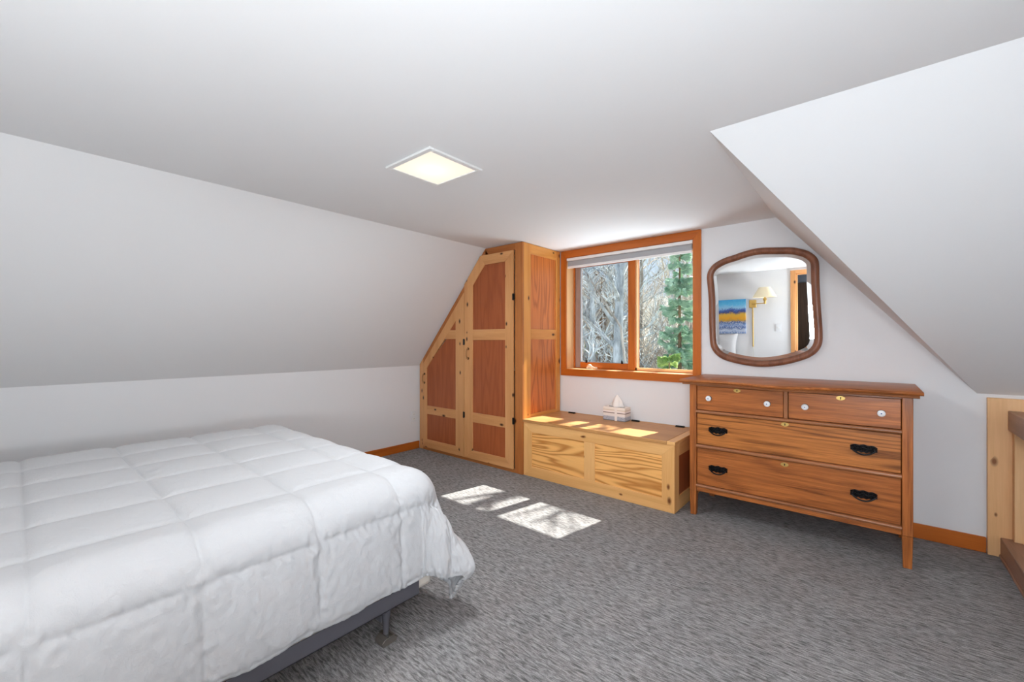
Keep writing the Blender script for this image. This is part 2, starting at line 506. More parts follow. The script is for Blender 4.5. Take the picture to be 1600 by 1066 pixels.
# ------------------------------------------------------------------ window_1
wr = bpy.data.objects.new('window_1', None); COL.objects.link(wr); wr['_wl'] = (-1.7, YW, .86); wr.location = (-1.7, YW, .86); struct(wr)
ix0, ix1, iz0, iz1 = -2.313, -1.10, .925, 2.022
q = MB(); y0, y1 = YW - .02, YW
q.prism([(-2.374, .858), (ix0, iz0), (ix0, iz1), (-2.374, ZC - .002)], 1, y0, y1, trimw(2))
q.prism([(ix1, iz0), (-1.038, .858), (-1.038, ZC - .002), (ix1, iz1)], 1, y0, y1, trimw(2))
q.prism([(ix0, iz1), (ix1, iz1), (-1.038, ZC - .002), (-2.374, ZC - .002)], 1, y0, y1, trimw(0))
q.prism([(-2.374, .858), (-1.038, .858), (ix1, iz0), (ix0, iz0)], 1, y0, y1, trimw(0))
q.build('casing', wr, bevel=.002)
JY = 3.70
q = MB()
q.box(ix0 - .02, ix0, y1, JY, iz0 - .02, iz1 + .018, jambw(2))
q.box(ix1, ix1 + .02, y1, JY, iz0 - .02, iz1 + .018, jambw(2))
q.box(ix0, ix1, y1, JY, iz1, iz1 + .018, jambw(0))
q.build('jamb', wr)
q = MB(); q.box(ix0, ix1, y1, JY, iz0 - .02, iz0, jambw(0)); q.build('sill', wr)
# outer frame, mullion and the two lights
q = MB(); a0, a1 = JY, JY + .10
q.box(ix0 - .03, ix0 + .012, a0, a1, iz0 - .03, iz1 + .03, trimw(2))
q.box(ix1 - .012, ix1 + .03, a0, a1, iz0 - .03, iz1 + .03, trimw(2))
q.box(ix0 + .012, ix1 - .012, a0, a1, iz0 - .03, iz0 + .006, trimw(0))
q.box(ix0 + .012, ix1 - .012, a0, a1, iz1 - .03, iz1 + .03, trimw(0))
q.build('window_frame', wr, bevel=.002)
q = MB(); q.box(-1.722, -1.655, a0 - .005, a1, iz0 + .006, iz1 - .03, trimw(2)); q.build('mullion', wr, bevel=.003)
# casement sash (left)
sx0, sx1, sz0, sz1 = ix0 + .012, -1.722, iz0 + .008, iz1 - .03
q = MB(); b0, b1 = JY + .015, JY + .06
q.box(sx0, sx0 + .055, b0, b1, sz0, sz1, stilew(2)); q.box(sx1 - .004, sx1, b0, b1, sz0, sz1, trimw(2))
q.box(sx0 + .055, sx1 - .004, b0, b1, sz0, sz0 + .054, trimw(0)); q.box(sx0 + .055, sx1 - .004, b0, b1, sz1 - .05, sz1, trimw(0))
sash = q.build('sash', wr, bevel=.002)
q = MB(); g0x, g1x, g0z, g1z = sx0 + .055, sx1 - .004, sz0 + .054, sz1 - .05
for (x0, x1, z0, z1) in ((g0x, g0x + .006, g0z, g1z), (g1x - .006, g1x, g0z, g1z), (g0x, g1x, g0z, g0z + .006), (g0x, g1x, g1z - .006, g1z)):
    q.box(x0, x1, b0 + .004, b0 + .026, z0, z1, M_GREY)
q.build('spacer', sash)
q = MB(); q.box(g0x, g1x, b0 + .020, b0 + .024, g0z, g1z, M_GLASS); q.build('glass_pane', sash)
q = MB()
for x in (-2.172, -1.788):
    q.box(x - .009, x + .009, b0 - .008, b0 + .002, g0z - .004, g0z + .02, M_BLACK)
    q.prism([(x - .008, g0z + .02), (x + .006, g0z + .02), (x - .002, g0z + .034)], 1, b0 - .008, b0 - .002, M_BLACK)
q.build('sash_clip', sash)
# fixed light (right)
q = MB(); fx0, fx1, fz0, fz1 = -1.655, ix1 - .012, iz0 + .006, iz1 - .03
for (x0, x1, z0, z1) in ((fx0, fx0 + .012, fz0, fz1), (fx1 - .018, fx1, fz0, fz1), (fx0, fx1, fz0, fz0 + .022), (fx0, fx1, fz1 - .03, fz1)):
    q.box(x0, x1, a0 + .012, a0 + .05, z0, z1, jambw(2 if z1 - z0 > .5 else 0))
q.build('glazing_bead', wr)
q = MB(); q.box(fx0 + .01, fx1 - .01, a0 + .03, a0 + .034, fz0 + .02, fz1 - .02, M_GLASS); q.build('glass_pane', wr)
# crank handle on the sill
q = MB()
cx, cy, cz = -2.105, JY - .012, iz0 + .012
q.box(cx - .035, cx + .03, cy - .03, cy + .012, iz0, iz0 + .02, M_BEIGE)
q.ball((cx - .004, cy - .022, iz0 + .028), (.026, .018, .02), M_BEIGE)
q.tube([(cx, cy - .028, iz0 + .034), (cx + .03, cy - .036, iz0 + .022), (cx + .06, cy - .036, iz0 + .014), (cx + .085, cy - .036, iz0 + .014)], [.011, .009, .008, .008], M_BEIGE)
q.build('crank_handle', wr, smooth=True)

# roller blind
bl = thing('roller_blind', (-1.7, 3.60, 1.92), 'grey roller blind rolled up under the head of the window', 'blind')
q = MB(); q.box(ix0 + .004, ix1 - .004, 3.562, 3.62, 1.992, 2.021, M_BLINDR); q.build('head_rail', bl, bevel=.004)
q = MB(); q.tube([(ix0 + .012, 3.60, 1.974), (ix1 - .012, 3.60, 1.974)], .028, M_BLINDF, 20)
q.box(ix0 + .012, ix1 - .012, 3.571, 3.574, 1.935, 1.974, M_BLINDF); q.build('fabric', bl, smooth=True)
q = MB(); q.box(ix0 + .010, ix1 - .010, 3.566, 3.580, 1.918, 1.940, M_BLINDR); q.build('hem_bar', bl, bevel=.004)

# unseen window casing, added on the right wall to go with the fill lamp there
q = MB()
for (ya, yb, za, zb2) in ((-.72, -.65, .43, 1.77), (.55, .62, .43, 1.77), (-.65, .55, .43, .5), (-.65, .55, 1.7, 1.77)):
    q.box(XR - .018, XR, ya, yb, za, zb2, trimw(2 if zb2 - za > .5 else 1))
struct(q.build('added_window_casing', bevel=.002))

# ------------------------------------------------------------------ ceiling light
lt = thing('ceiling_light', (-1.72, 1.41, ZC), 'square recessed ceiling light with a lit warm white panel', 'light')
lx0, lx1, ly0, ly1 = -1.872, -1.568, 1.262, 1.556
q = MB(); wd = .026
for (x0, x1, y0_, y1_) in ((lx0 - wd, lx1 + wd, ly0 - wd, ly0), (lx0 - wd, lx1 + wd, ly1, ly1 + wd), (lx0 - wd, lx0, ly0, ly1), (lx1, lx1 + wd, ly0, ly1)):
    q.box(x0, x1, y0_, y1_, ZC - .012, ZC - .0005, M_WHITE)
q.build('frame', lt, bevel=.003)
q = MB(); q.box(lx0, lx1, ly0, ly1, ZC - .007, ZC - .001, M_LAMP); q.build('diffuser', lt, loc=(-1.72, 1.41, ZC - .004))

# ------------------------------------------------------------------ built-in wardrobe
WX0, WX1, WY = -3.862, -2.381, 2.955
wd_ = thing('wardrobe', (-3.1, 3.2, 0), 'built-in pine wardrobe with two angled panel doors fitted under the sloped ceiling', 'wardrobe')
SL = (ZC - KN) / (XC - XL)     # slope
def zs(x): return min(ZC - .004, KN + (x - XL) * SL - .006)
XT = XL + (ZC - .004 + .006 - KN) / SL
q = MB(); F0, F1 = WY, WY + .02
q.prism([(WX0, 0), (-3.80, 0), (-3.80, zs(-3.80)), (WX0, zs(WX0))], 1, F0, F1, pine(2))
q.prism([(-2.47, 0), (WX1, 0), (WX1, ZC - .004), (-2.47, ZC - .004)], 1, F0, F1, face(2))
q.box(-3.80, -2.47, F0, F1, 0, .03, face(0))
q.box(XT, -2.47, F0, F1, 2.03, ZC - .004, face(0))
dwid = .12
q.prism([(-3.80, zs(-3.80) - dwid * 1.0), (XT + .05, 2.03 - .01), (XT, ZC - .004), (-3.80, zs(-3.80))], 1, F0, F1, face(2))
q.box(-3.80, -2.47, F1, F1 + .01, .03, .9, darkw(2))
q.build('face_frame', wd_, bevel=.002)
q = MB(); S0, S1 = WX1 - .02, WX1   # side towards the bench
q.box(S0, S1, F1, 3.076, 0, ZC - .004, sidef(2))
q.box(S0, S1, 3.484, YW - .02, 0, ZC - .004, sidef(2))
for z0, z1 in ((1.999, ZC - .004), (1.215, 1.31), (0.0, .529)):
    q.box(S0, S1, 3.076, 3.484, z0, z1, sidef(1))
q.build('side_frame', wd_, bevel=.002)
q = MB(); q.box(S0 - .006, S1 - .008, 3.07, 3.49, .52, 2.01, firside(2)); q.build('side_panel', wd_)
q = MB(); q.box(WX0 + .01, WX1 - .03, YW - .012, YW - .002, .02, KN - .05, darkw(2)); q.build('back_panel', wd_)

D0, D1 = WY - .019, WY - .001
P0, P1 = WY - .011, WY - .004
def door_handle(parent, x, z):
    h = MB()
    h.tube([(x, D0, z + .048), (x, D0 - .018, z + .046), (x, D0 - .03, z + .02), (x, D0 - .03, z - .02), (x, D0 - .018, z - .046), (x, D0, z - .048)], [.008, .008, .0065, .0065, .008, .008], M_HANDLE, 10)
    for s in (-1, 1):
        h.lathe([(.012, 0), (.012, .004), (.006, .008)], (x, D0, z + s * .048), (0, -1, 0), M_BLACK, 14)
    h.build('handle', parent, smooth=True)
M_HANDLE = plain('handle_brass_wood', rgb(176, 128, 80), 0.35, 0.2)
def hinge(parent, x, z, ln=.062):
    h = MB()
    h.tube([(x, D0 - .004, z - ln / 2), (x, D0 - .004, z + ln / 2)], .007, M_BLACK, 10)
    h.box(x - .013, x + .013, D0 - .003, D0, z - ln / 2 + .004, z + ln / 2 - .004, M_BLACK)
    h.build('hinge', parent)

# left door: sloped top
ld = thing('door', (0, 0, 0), None, None); ld.name = 'door'
def subroot(name, parent, loc):
    o = bpy.data.objects.new(name, None); COL.objects.link(o); o.parent = parent
    o.location = Vector(loc) - Vector(parent['_wl']); o['_wl'] = tuple(loc); return o
bpy.data.objects.remove(ld)
def zd(x): return zs(x) - .085    # outer edge of doors along the slope
def zp(x): return zs(x) - .085 - .15
# each door: the frame mesh is the part, panel/handle/hinge hang from it
q = MB()
LX0, LX1 = -3.79, -3.125
q.prism([(LX0, .035), (-3.714, .123), (-3.714, .905), (LX0, zd(LX0))], 1, D0, D1, pine(2))
q.prism([(LX0, .035), (LX1, .035), (-3.247, .123), (-3.714, .123)], 1, D0, D1, pine(0))
q.prism([(-3.247, .123), (LX1, .035), (LX1, zd(LX1)), (-3.247, 1.41)], 1, D0, D1, pine(2))
q.prism([(LX0, zd(LX0)), (-3.714, .905), (-3.247, 1.41), (LX1, zd(LX1))], 1, D0, D1, pine(2))
q.box(-3.714, -3.247, D0 + .001, D1, .403, .493, pine(0))
xm = -3.714 + (1.22 - .905) / (1.41 - .905) * .467
xm2 = -3.714 + (1.311 - .905) / (1.41 - .905) * .467
q.prism([(xm - .03, 1.22), (-3.247, 1.22), (-3.247, 1.311), (xm2 - .03, 1.311)], 1, D0 + .001, D1, pine(0))
door = q.build('door', wd_, bevel=.0015)
for pts in ([(-3.72, .115), (-3.24, .115), (-3.24, .41), (-3.72, .41)], [(-3.72, .485), (-3.24, .485), (-3.24, 1.225), (xm + .03, 1.225), (-3.72, .915)],
            [(xm2 - .02, 1.305), (-3.24, 1.305), (-3.24, 1.415)]):
    p = MB(); p.prism(pts, 1, P0, P1, firp(2)); p.build('panel', door)
door_handle(door, -3.752, .79)
for z in (1.19, .46): hinge(door, -3.122, z)
# right door
q = MB()
RX0, RX1 = -3.118, -2.478
q.prism([(RX0, .035), (-2.999, .119), (-2.999, 1.747), (RX0, 1.70)], 1, D0, D1, pine(2))
q.prism([(RX0, 1.70), (-2.999, 1.747), (-2.834, 1.933), (-2.893, 2.026), (RX0, 1.768)], 1, D0, D1, pine(2))
q.prism([(-2.834, 1.933), (-2.573, 1.933), (RX1, 2.026), (-2.893, 2.026)], 1, D0, D1, pine(0))
q.prism([(-2.573, .121), (RX1, .035), (RX1, 2.026), (-2.573, 1.933)], 1, D0, D1, pine(2))
q.prism([(RX0, .035), (RX1, .035), (-2.573, .121), (-2.999, .119)], 1, D0, D1, pine(0))
q.box(-2.999, -2.573, D0 + .001, D1, .399, .494, pine(0))
q.box(-2.999, -2.573, D0 + .001, D1, 1.209, 1.312, pine(0))
door = q.build('door', wd_, bevel=.0015)
for pts in ([(-3.005, .11), (-2.565, .11), (-2.565, .405), (-3.005, .405)], [(-3.005, .488), (-2.565, .488), (-2.565, 1.215), (-3.005, 1.215)],
            [(-3.005, 1.306), (-2.565, 1.306), (-2.565, 1.94), (-2.83, 1.94), (-3.005, 1.742)]):
    p = MB(); p.prism(pts, 1, P0, P1, firp(2)); p.build('panel', door)
door_handle(door, -3.060, 1.075)
for z in (1.60, .475): hinge(door, -2.472, z)

# ------------------------------------------------------------------ storage bench
bn = thing('storage_bench', (-1.7, 3.27, 0), 'low pine storage bench with a hinged lid under the window', 'bench')
BX0, BX1, BY = -2.379, -1.04, 2.968
q = MB(); f0, f1 = BY, BY + .02
pz0, pz1 = .09, .392
q.prism([(BX0, 0), (-2.287, pz0), (-2.287, pz1), (BX0, .476)], 1, f0, f1, pineb(2))
q.prism([(-1.129, pz0), (BX1, 0), (BX1, .476), (-1.129, pz1)], 1, f0, f1, pineb(2))
q.prism([(BX0, 0), (BX1, 0), (-1.129, pz0), (-2.287, pz0)], 1, f0, f1, pineb(0))
q.prism([(-2.287, pz1), (-1.129, pz1), (BX1, .476), (BX0, .476)], 1, f0, f1, pineb(0))
q.box(-1.759, -1.662, f0, f1, pz0, pz1, pineb(2))
q.build('front_frame', bn, bevel=.0015)
for x0, x1 in ((-2.293, -1.753), (-1.668, -1.123)):
    p = MB(); p.box(x0, x1, f0 + .006, f0 + .014, pz0 - .006, pz1 + .006, benchp(0)); p.build('front_panel', bn)
q = MB()
q.box(BX1 - .02, BX1, f1, 3.06, 0, .476, pineb(2)); q.box(BX1 - .02, BX1, 3.48, YW - .015, 0, .476, pineb(2))
q.box(BX1 - .02, BX1, 3.06, 3.48, 0, .10, pineb(1)); q.box(BX1 - .02, BX1, 3.06, 3.48, .385, .476, pineb(1))
q.build('side_frame', bn, bevel=.0015)
q = MB(); q.box(BX1 - .016, BX1 - .009, 3.05, 3.49, .09, .395, firp(2)); q.build('side_panel', bn)
q = MB()
q.box(BX0, -1.092, BY - .012, YW - .065, .476, .50, lidw(0))
q.box(-1.090, BX1 + .008, BY - .012, YW - .065, .476, .50, pineb(1))
q.build('lid', bn, bevel=.003)
q = MB(); q.box(BX0, BX1, YW - .063, YW - .015, .476, .50, lidw(0)); q.build('hinge_rail', bn, bevel=.002)
for x in (-2.215, -1.565, -1.185):
    p = MB(); p.box(x - .035, x + .035, YW - .080, YW - .046, .4995, .504, M_BLACK)
    p.tube([(x - .035, YW - .064, .506), (x + .035, YW - .064, .506)], .006, M_BLACK, 8); p.build('hinge', bn)

# ------------------------------------------------------------------ tissue box
def tissue_mat():
    m, nt, bs, out = new_mat('tissue_carton')
    tc = N(nt, 'ShaderNodeTexCoord'); sp = N(nt, 'ShaderNodeSeparateXYZ')
    nt.links.new(tc.outputs['Object'], sp.inputs[0])
    x = sp.outputs[0]; z = sp.outputs[2]
    col = ramp(nt, math_node(nt, 'DIVIDE', z, .12), [(0, rgb(120, 122, 128)), (.06, rgb(176, 180, 190)), (.3, rgb(208, 206, 210)), (.34, rgb(232, 224, 218)),
        (.50, rgb(236, 226, 214)), (.54, rgb(128, 110, 106)), (.57, rgb(120, 104, 104)), (.60, rgb(238, 228, 222)), (.74, rgb(236, 222, 200)), (.77, rgb(190, 176, 160)), (.80, rgb(238, 230, 220)), (1, rgb(228, 220, 210))], 'CONSTANT')
    gr = noise_tex(nt, tc.outputs['Object'], 70, 3, .6)
    dk = math_node(nt, 'GREATER_THAN', gr, .60)
    lo = math_node(nt, 'LESS_THAN', z, .04)
    col = mix_col(nt, math_node(nt, 'MULTIPLY', math_node(nt, 'MULTIPLY', dk, lo), .75), col, rgb(92, 98, 108))
    band = math_node(nt, 'COMPARE', x, .018, .012)
    col = mix_col(nt, band, col, rgb(236, 228, 222))
    nt.links.new(col, bs.inputs['Base Color']); bs.inputs['Roughness'].default_value = .5
    return m
M_CARTON = tissue_mat()
tb = thing('tissue_box', (-1.72, 3.465, .5005), 'patterned beige and grey tissue box standing on the pine bench lid', 'tissue box')
q = MB(); q.box(-1.825, -1.615, 3.41, 3.52, .5005, .618, M_CARTON); q.build('carton', tb, bevel=.002)

q = MB()
ov = [(-1.72 + .075 * math.cos(2 * PI * k / 28), 3.465 + .028 * math.sin(2 * PI * k / 28)) for k in range(28)]
q.prism(ov, 2, .6175, .6188, M_HOLE); q.build('opening', tb)
q = MB()
nu, nv = 22, 14; vs = []; fs = []
for j in range(nv + 1):
    t = j / nv
    wdt = .052 * (1 - t ** 1.7) + .004
    for i in range(nu):
        a = 2 * PI * i / nu
        cr = 1 + .28 * math.sin(3 * a + 1.5 * t) * (1 - .3 * t) + .1 * math.sin(7 * a + 4 * t)
        vs.append((-1.722 + wdt * cr * math.cos(a) + .006 * t, 3.465 + .022 * (1 - t ** 1.5) * cr * math.sin(a), .612 + .112 * t))
for j in range(nv):
    for i in range(nu):
        fs.append((j * nu + i, j * nu + (i + 1) % nu, (j + 1) * nu + (i + 1) % nu, (j + 1) * nu + i))
q.add(vs, fs, M_TISSUE); q.build('tissue', tb, smooth=True, angle=80)

# ------------------------------------------------------------------ dresser
dr = thing('dresser', (-.39, 3.3, 0), 'antique oak dresser with four drawers below the mirror', 'dresser')
FX0, FX1, FY, BYD = -.963, .168, 3.045, 3.54
DT = .905
lg = .044
for (x0, yy) in ((FX0, FY), (FX1 - lg, FY), (FX0, BYD - lg), (FX1 - lg, BYD - lg)):
    q = MB(); a = .006
    xs0, xs1 = x0, x0 + lg
    q.box(xs0, xs1, yy, yy + lg, .17, DT - .002, oak(2))
    iv = [(xs0, yy, .17), (xs1, yy, .17), (xs1, yy + lg, .17), (xs0, yy + lg, .17)]
    tp = .004
    lo = [(xs0 + tp, yy + tp, .0), (xs1 - tp, yy + tp, .0), (xs1 - tp, yy + lg - tp, .0), (xs0 + tp, yy + lg - tp, .0)]
    q.add(iv + lo, [(4, 5, 6, 7), (0, 1, 5, 4), (1, 2, 6, 5), (2, 3, 7, 6), (3, 0, 4, 7)], oak(2))
    q.build('leg', dr, bevel=.003)
for x in (FX0 + .008, FX1 - .022):
    q = MB(); q.box(x, x + .014, FY + lg, BYD - lg, .17, DT - .002, oak(1)); q.build('side_panel', dr)
q = MB(); q.box(FX0 + lg, FX1 - lg, BYD - .014, BYD - .004, .17, DT - .002, oak(0)); q.build('back_panel', dr)
q = MB(); q.box(FX0 + .02, FX1 - .02, FY + .03, BYD - .02, .18, .192, oak(0)); q.build('bottom_panel', dr)
ixa, ixb = FX0 + lg, FX1 - lg
# rails between the drawers: half round front edge
def rail(z0, z1, proud=.004):
    q = MB(); n = 8; zc = (z0 + z1) / 2; h = (z1 - z0) / 2
    pts = [(FY + .07, z0), (FY + .07, z1)] + [(FY + .008 - proud - .010 * math.sin(PI * i / n), zc + h * math.cos(PI * i / n)) for i in range(n + 1)]
    q.prism(pts, 0, ixa, ixb, oakd(0)); q.build('drawer_rail', dr, smooth=True)
rail(.706, .727); rail(.468, .491); rail(.197, .217)
q = MB(); q.box(ixa, ixb, FY + .006, FY + .028, .168, .197, oak(0)); q.build('apron', dr, bevel=.003)
q = MB(); q.box(-.408, -.387, FY + .002, FY + .07, .727, .895, oakd(2)); q.build('divider', dr, bevel=.002)
q = MB(); q.box(ixa, ixb, FY + .004, FY + .07, .893, DT - .002, oakd(0)); q.build('top_rail', dr)

def escutcheon(parent, x, z, y):
    q = MB(); n = 24
    ov = [(x + .0185 * math.cos(2 * PI * k / n) * (1 + .12 * math.cos(4 * PI * k / n)), z + .0125 * math.sin(2 * PI * k / n)) for k in range(n)]
    q.prism(ov, 1, y - .003, y + .001, M_BRASS)
    q.lathe([(.0035, 0), (.0035, .0006)], (x, y - .003, z + .0025), (0, -1, 0), M_HOLE, 12)
    q.prism([(x - .0015, z + .002), (x + .0015, z + .002), (x + .0024, z - .007), (x - .0024, z - .007)], 1, y - .0036, y - .003, M_HOLE)
    q.build('escutcheon', parent)
def knob(parent, x, z, y):
    q = MB(); ax = (0, -1, 0); o = (x, y, z)
    q.lathe([(.0175, 0), (.0175, .003), (.012, .006)], o, ax, M_RING, 24)
    q.lathe([(.007, .003), (.007, .012), (.0165, .015), (.0178, .019), (.0165, .0225), (.011, .026), (.004, .0272)], o, ax, M_CERAMIC, 28)
    q.lathe([(.0032, .0268), (.0032, .0285), (.001, .029)], o, ax, M_BLUE, 12)
    q.build('knob', parent, smooth=True)
def pull(parent, x, z, y):
    q = MB(); n = 40
    # shaped cast back plate
    up = []; W_ = .058
    for k in range(n + 1):
        u = -1 + 2 * k / n
        up.append((x + W_ * u, z + .024 + .004 * math.cos(3 * PI * u) * .6 - .005 * u * u))
    for k in range(n + 1):
        u = 1 - 2 * k / n
        up.append((x + W_ * u, z - .008 - .011 * (1 - u * u) + .0025 * math.cos(5 * PI * u)))
    q.prism(up, 1, y - .004, y + .001, M_PULL)
    r2 = random.Random(3)
    for k in range(22):                 # raised scroll work
        u = -1 + 2 * (k + .5) / 22
        q.ball((x + .052 * u, y - .005, z + .006 + .011 * math.sin(k * 2.1)), (.0062, .005, .0058), M_PULL, 8, 6)
    q.tube([(x - .045, y - .008, z + .012), (x - .02, y - .010, z + .002), (x, y - .011, z + .012), (x + .02, y - .010, z + .002), (x + .045, y - .008, z + .012)], .0028, M_PULL, 8)
    for s in (-1, 1):
        q.lathe([(.010, 0), (.010, .006), (.006, .012)], (x + s * .046, y - .003, z + .006), (0, -1, 0), M_PULL, 14)
    # bail
    pts = []
    for k in range(13):
        u = -1 + k / 6.0
        pts.append((x + .050 * u, y - .016 - .008 * (1 - u * u), z - .002 - .024 * (1 - abs(u) ** 2.2)))
    q.tube(pts, [.0045] * 13, M_PULL, 10)
    q.build('pull', parent, smooth=True, angle=50)

gap = .003
dy0, dy1 = FY + .010, FY + .032
def drawer(x0, x1, z0, z1, mat, keys, knobs=(), pulls=()):
    q = MB(); q.box(x0 + gap, x1 - gap, dy0, dy1, z0 + gap, z1 - gap, mat)
    q.box(x0 + .01, x1 - .01, dy1, FY + .40, z0 + .012, z0 + .02, oak(1))
    d = q.build('drawer', dr, bevel=.002)
    for (x, z) in keys: escutcheon(d, x, z, dy0)
    for (x, z) in knobs: knob(d, x, z, dy0)
    for (x, z) in pulls: pull(d, x, z, dy0)
drawer(ixa, -.408, .727, .893, oak(0), [(-.667, .876)], [(-.838, .812), (-.495, .808)])
drawer(-.387, ixb, .727, .893, oak(0), [(-.133, .874)], [(-.300, .808), (.042, .808)])
drawer(ixa, ixb, .491, .706, oakb(0), [(-.402, .690)], (), [(-.782, .598), (-.032, .600)])
drawer(ixa, ixb, .217, .468, oak(0), [(-.404, .444)], (), [(-.782, .338), (-.032, .345)])
# serpentine top: two stacked layers
TX0, TX1 = -1.008, .204
def front(x, d=0.0):
    u = (x - (TX0 + TX1) / 2) / ((TX1 - TX0) / 2)
    au = abs(u)
    bulge = .100 * (0.5 + 0.5 * math.cos(PI * min(1, au / .62)))
    ear = .012 * max(0, (au - .62) / .38) ** 1.5
    return 2.985 - bulge - ear + d
def layer(mb, z0, z1, inset, mat, rnd_=.006):
    n = 60
    xs = [TX0 + inset + (TX1 - TX0 - 2 * inset) * i / n for i in range(n + 1)]
    prof = [(0.0, z0), (-.5, z0 + (z1 - z0) * .12), (-1, (z0 + z1) / 2), (-.5, z1 - (z1 - z0) * .12), (0, z1)]
    rows = []
    for k, (o, z) in enumerate(prof):
        rows.append([(x, front(x, inset + o * rnd_ + rnd_), z) for x in xs])
    v = [p for r in rows for p in r]; f = []; m = n + 1
    for k in range(len(prof) - 1):
        for i in range(n):
            f.append((k * m + i, k * m + i + 1, (k + 1) * m + i + 1, (k + 1) * m + i))
    nb = len(v)
    v += [(x, YW - .012, z0) for x in xs] + [(x, YW - .012, z1) for x in xs]
    top = (len(prof) - 1) * m
    for i in range(n):
        f.append((top + i, top + i + 1, nb + m + i + 1, nb + m + i))
        f.append((i + 1, i, nb + i, nb + i + 1))
        f.append((nb + i, nb + m + i, nb + m + i + 1, nb + i + 1))
    for e in (0, n):
        f.append([k * m + e for k in range(len(prof))] + [nb + m + e, nb + e])
    mb.add(v, f, mat)
q = MB()
layer(q, .920, .938, 0, oak(0)); layer(q, .904, .921, .014, oakd(0), .008)
q.build('top', dr, smooth=True, angle=40)

# ------------------------------------------------------------------ mirror on the wall
px = [(1104.4,431.3),(1106.3,423.8),(1111.9,415.3),(1120.3,408.8),(1132.5,402.7),(1147.5,398),(1155,395.2),(1164.4,392.2),(1175.7,389.1),(1188.8,387),(1204.4,386.5),(1216.6,386.3),(1232.5,386.1),(1241.9,386.6),(1250.4,388.4),(1260.7,390.9),(1270,396.1),(1276.6,402.2),(1279.6,409.5),(1280.2,421.9),(1280.4,440.7),(1281.6,464.1),(1282.8,484.7),(1284.6,508.1),(1285.3,524.9),(1284.1,537.2),(1279.4,546.6),(1271.9,554.1),(1260.7,560.2),(1247.5,564.6),(1232.5,568.6),(1218.5,571.2),(1204.4,572.9),(1188.8,573.5),(1174.7,572.4),(1162.5,570.5),(1151.3,568.2),(1140,565.2),(1127.8,561),(1118.5,554.6),(1111.9,546.2),(1108.6,536.3),(1107.6,517.5),(1107.2,489.4),(1107,468.8),(1105.8,450),(1104.6,438.8)]
FPX, A_, YH, HC = 662.0, math.radians(40.29), 532.6, 1.2
def onwall(p, y):
    dx = -math.sin(A_) + math.cos(A_) * (p[0] - 800) / FPX
    dy = math.cos(A_) + math.sin(A_) * (p[0] - 800) / FPX
    dz = (YH - p[1]) / FPX
    return (dx * y / dy, HC + dz * y / dy)
out2 = [Vector(onwall(p, 3.53)) for p in px]
def smooth_loop(P, per=4):
    n = len(P); R_ = []
    for i in range(n):
        p0, p1, p2, p3 = P[i - 1], P[i], P[(i + 1) % n], P[(i + 2) % n]
        for k in range(per):
            t = k / per
            R_.append(0.5 * ((2 * p1) + (p2 - p0) * t + (2 * p0 - 5 * p1 + 4 * p2 - p3) * t * t + (3 * p1 - p0 - 3 * p2 + p3) * t ** 3))
    for _ in range(2):
        R_ = [(R_[i - 1] + R_[i] * 2 + R_[(i + 1) % len(R_)]) / 4 for i in range(len(R_))]
    return R_
loop = smooth_loop(out2)
if sum(loop[i - 1].cross(loop[i]) for i in range(len(loop))) < 0:
    loop = loop[::-1]
def offset(P, d):
    n = len(P); R_ = []
    for i in range(n):
        t = (P[(i + 2) % n] - P[i - 2]).normalized()
        nn = Vector((-t.y, t.x))       # inward for ccw loop
        R_.append(P[i] + nn * d)
    return R_
TILT = math.radians(1.6)
zb_ = min(p.y for p in loop)
mr = thing('wall_mirror', (-.62, 3.545, zb_), 'wavy edged mirror in a brown oak frame hanging above the dresser', 'mirror')
def on_tilt(p, d):      # d = distance in front of the mirror back plane
    return (p.x, 3.562 - (p.y - zb_) * math.tan(TILT) - d, p.y)
FW = .047
q = MB(); prof = [(0, .001), (0.0, .012), (.006, .022), (.018, .029), (.030, .027), (.040, .020), (FW, .012), (FW, .004)]
rings = [[on_tilt(p, d) for p in offset(loop, o)] for o, d in prof]
n = len(loop); v = [p for r in rings for p in r]; f = []
for k in range(len(prof)):
    kk = (k + 1) % len(prof)
    for i in range(n):
        f.append((k * n + i, k * n + (i + 1) % n, kk * n + (i + 1) % n, kk * n + i))
q.add(v, f, walnut(2)); q.build('frame', mr, smooth=True, angle=50)
q = MB()
r0 = [on_tilt(p, .007) for p in offset(loop, FW - .004)]
r1 = [on_tilt(p, .0105) for p in offset(loop, FW + .024)]
cen = Vector((0, 0, 0))
for p in r1: cen += Vector(p)
cen /= n
q.add(r0 + r1, [(i, (i + 1) % n, n + (i + 1) % n, n + i) for i in range(n)], M_MIRROR)
q.add(r1, [tuple(range(n))], M_MIRROR)
q.build('mirror_glass', mr)
q = MB(); r2_ = [on_tilt(p, .002) for p in offset(loop, .012)]; q.add(r2_, [tuple(range(n))], oakd(2)); q.build('backing', mr)

# ------------------------------------------------------------------ post board and stair guard
pb = MB(); pb.box(.499, .66, YW - .03, YW - .001, 0, ZE - .004, boardw(2))
tag(pb.build('post_board', loc=(.58, YW - .02, 0), bevel=.002), 'knotty pine board standing on the floor where the window wall meets the stair railing', 'board')
gr = thing('stair_railing', (.6, 2.2, 0), 'brown wooden railing along the stair opening at the right edge', 'railing')
q = MB(); q.box(.574, .640, .95, YW - .032, .708, .816, railw(1)); q.build('top_rail', gr, bevel=.004)
q = MB(); q.box(.546, .655, .95, YW - .032, .018, .112, railw(1)); q.box(.541, .66, .95, YW - .032, 0.0, .018, railw(1)); q.build('base_rail', gr, bevel=.004)
for yy in (YW - .055, 2.9, 2.25, 1.6, .99):
    q = MB(); q.box(.590, .626, yy - .022, yy + .022, .112, .708, boardw(2)); q.build('post', gr, bevel=.002)
q = MB()
for z in (.79, .12): pass
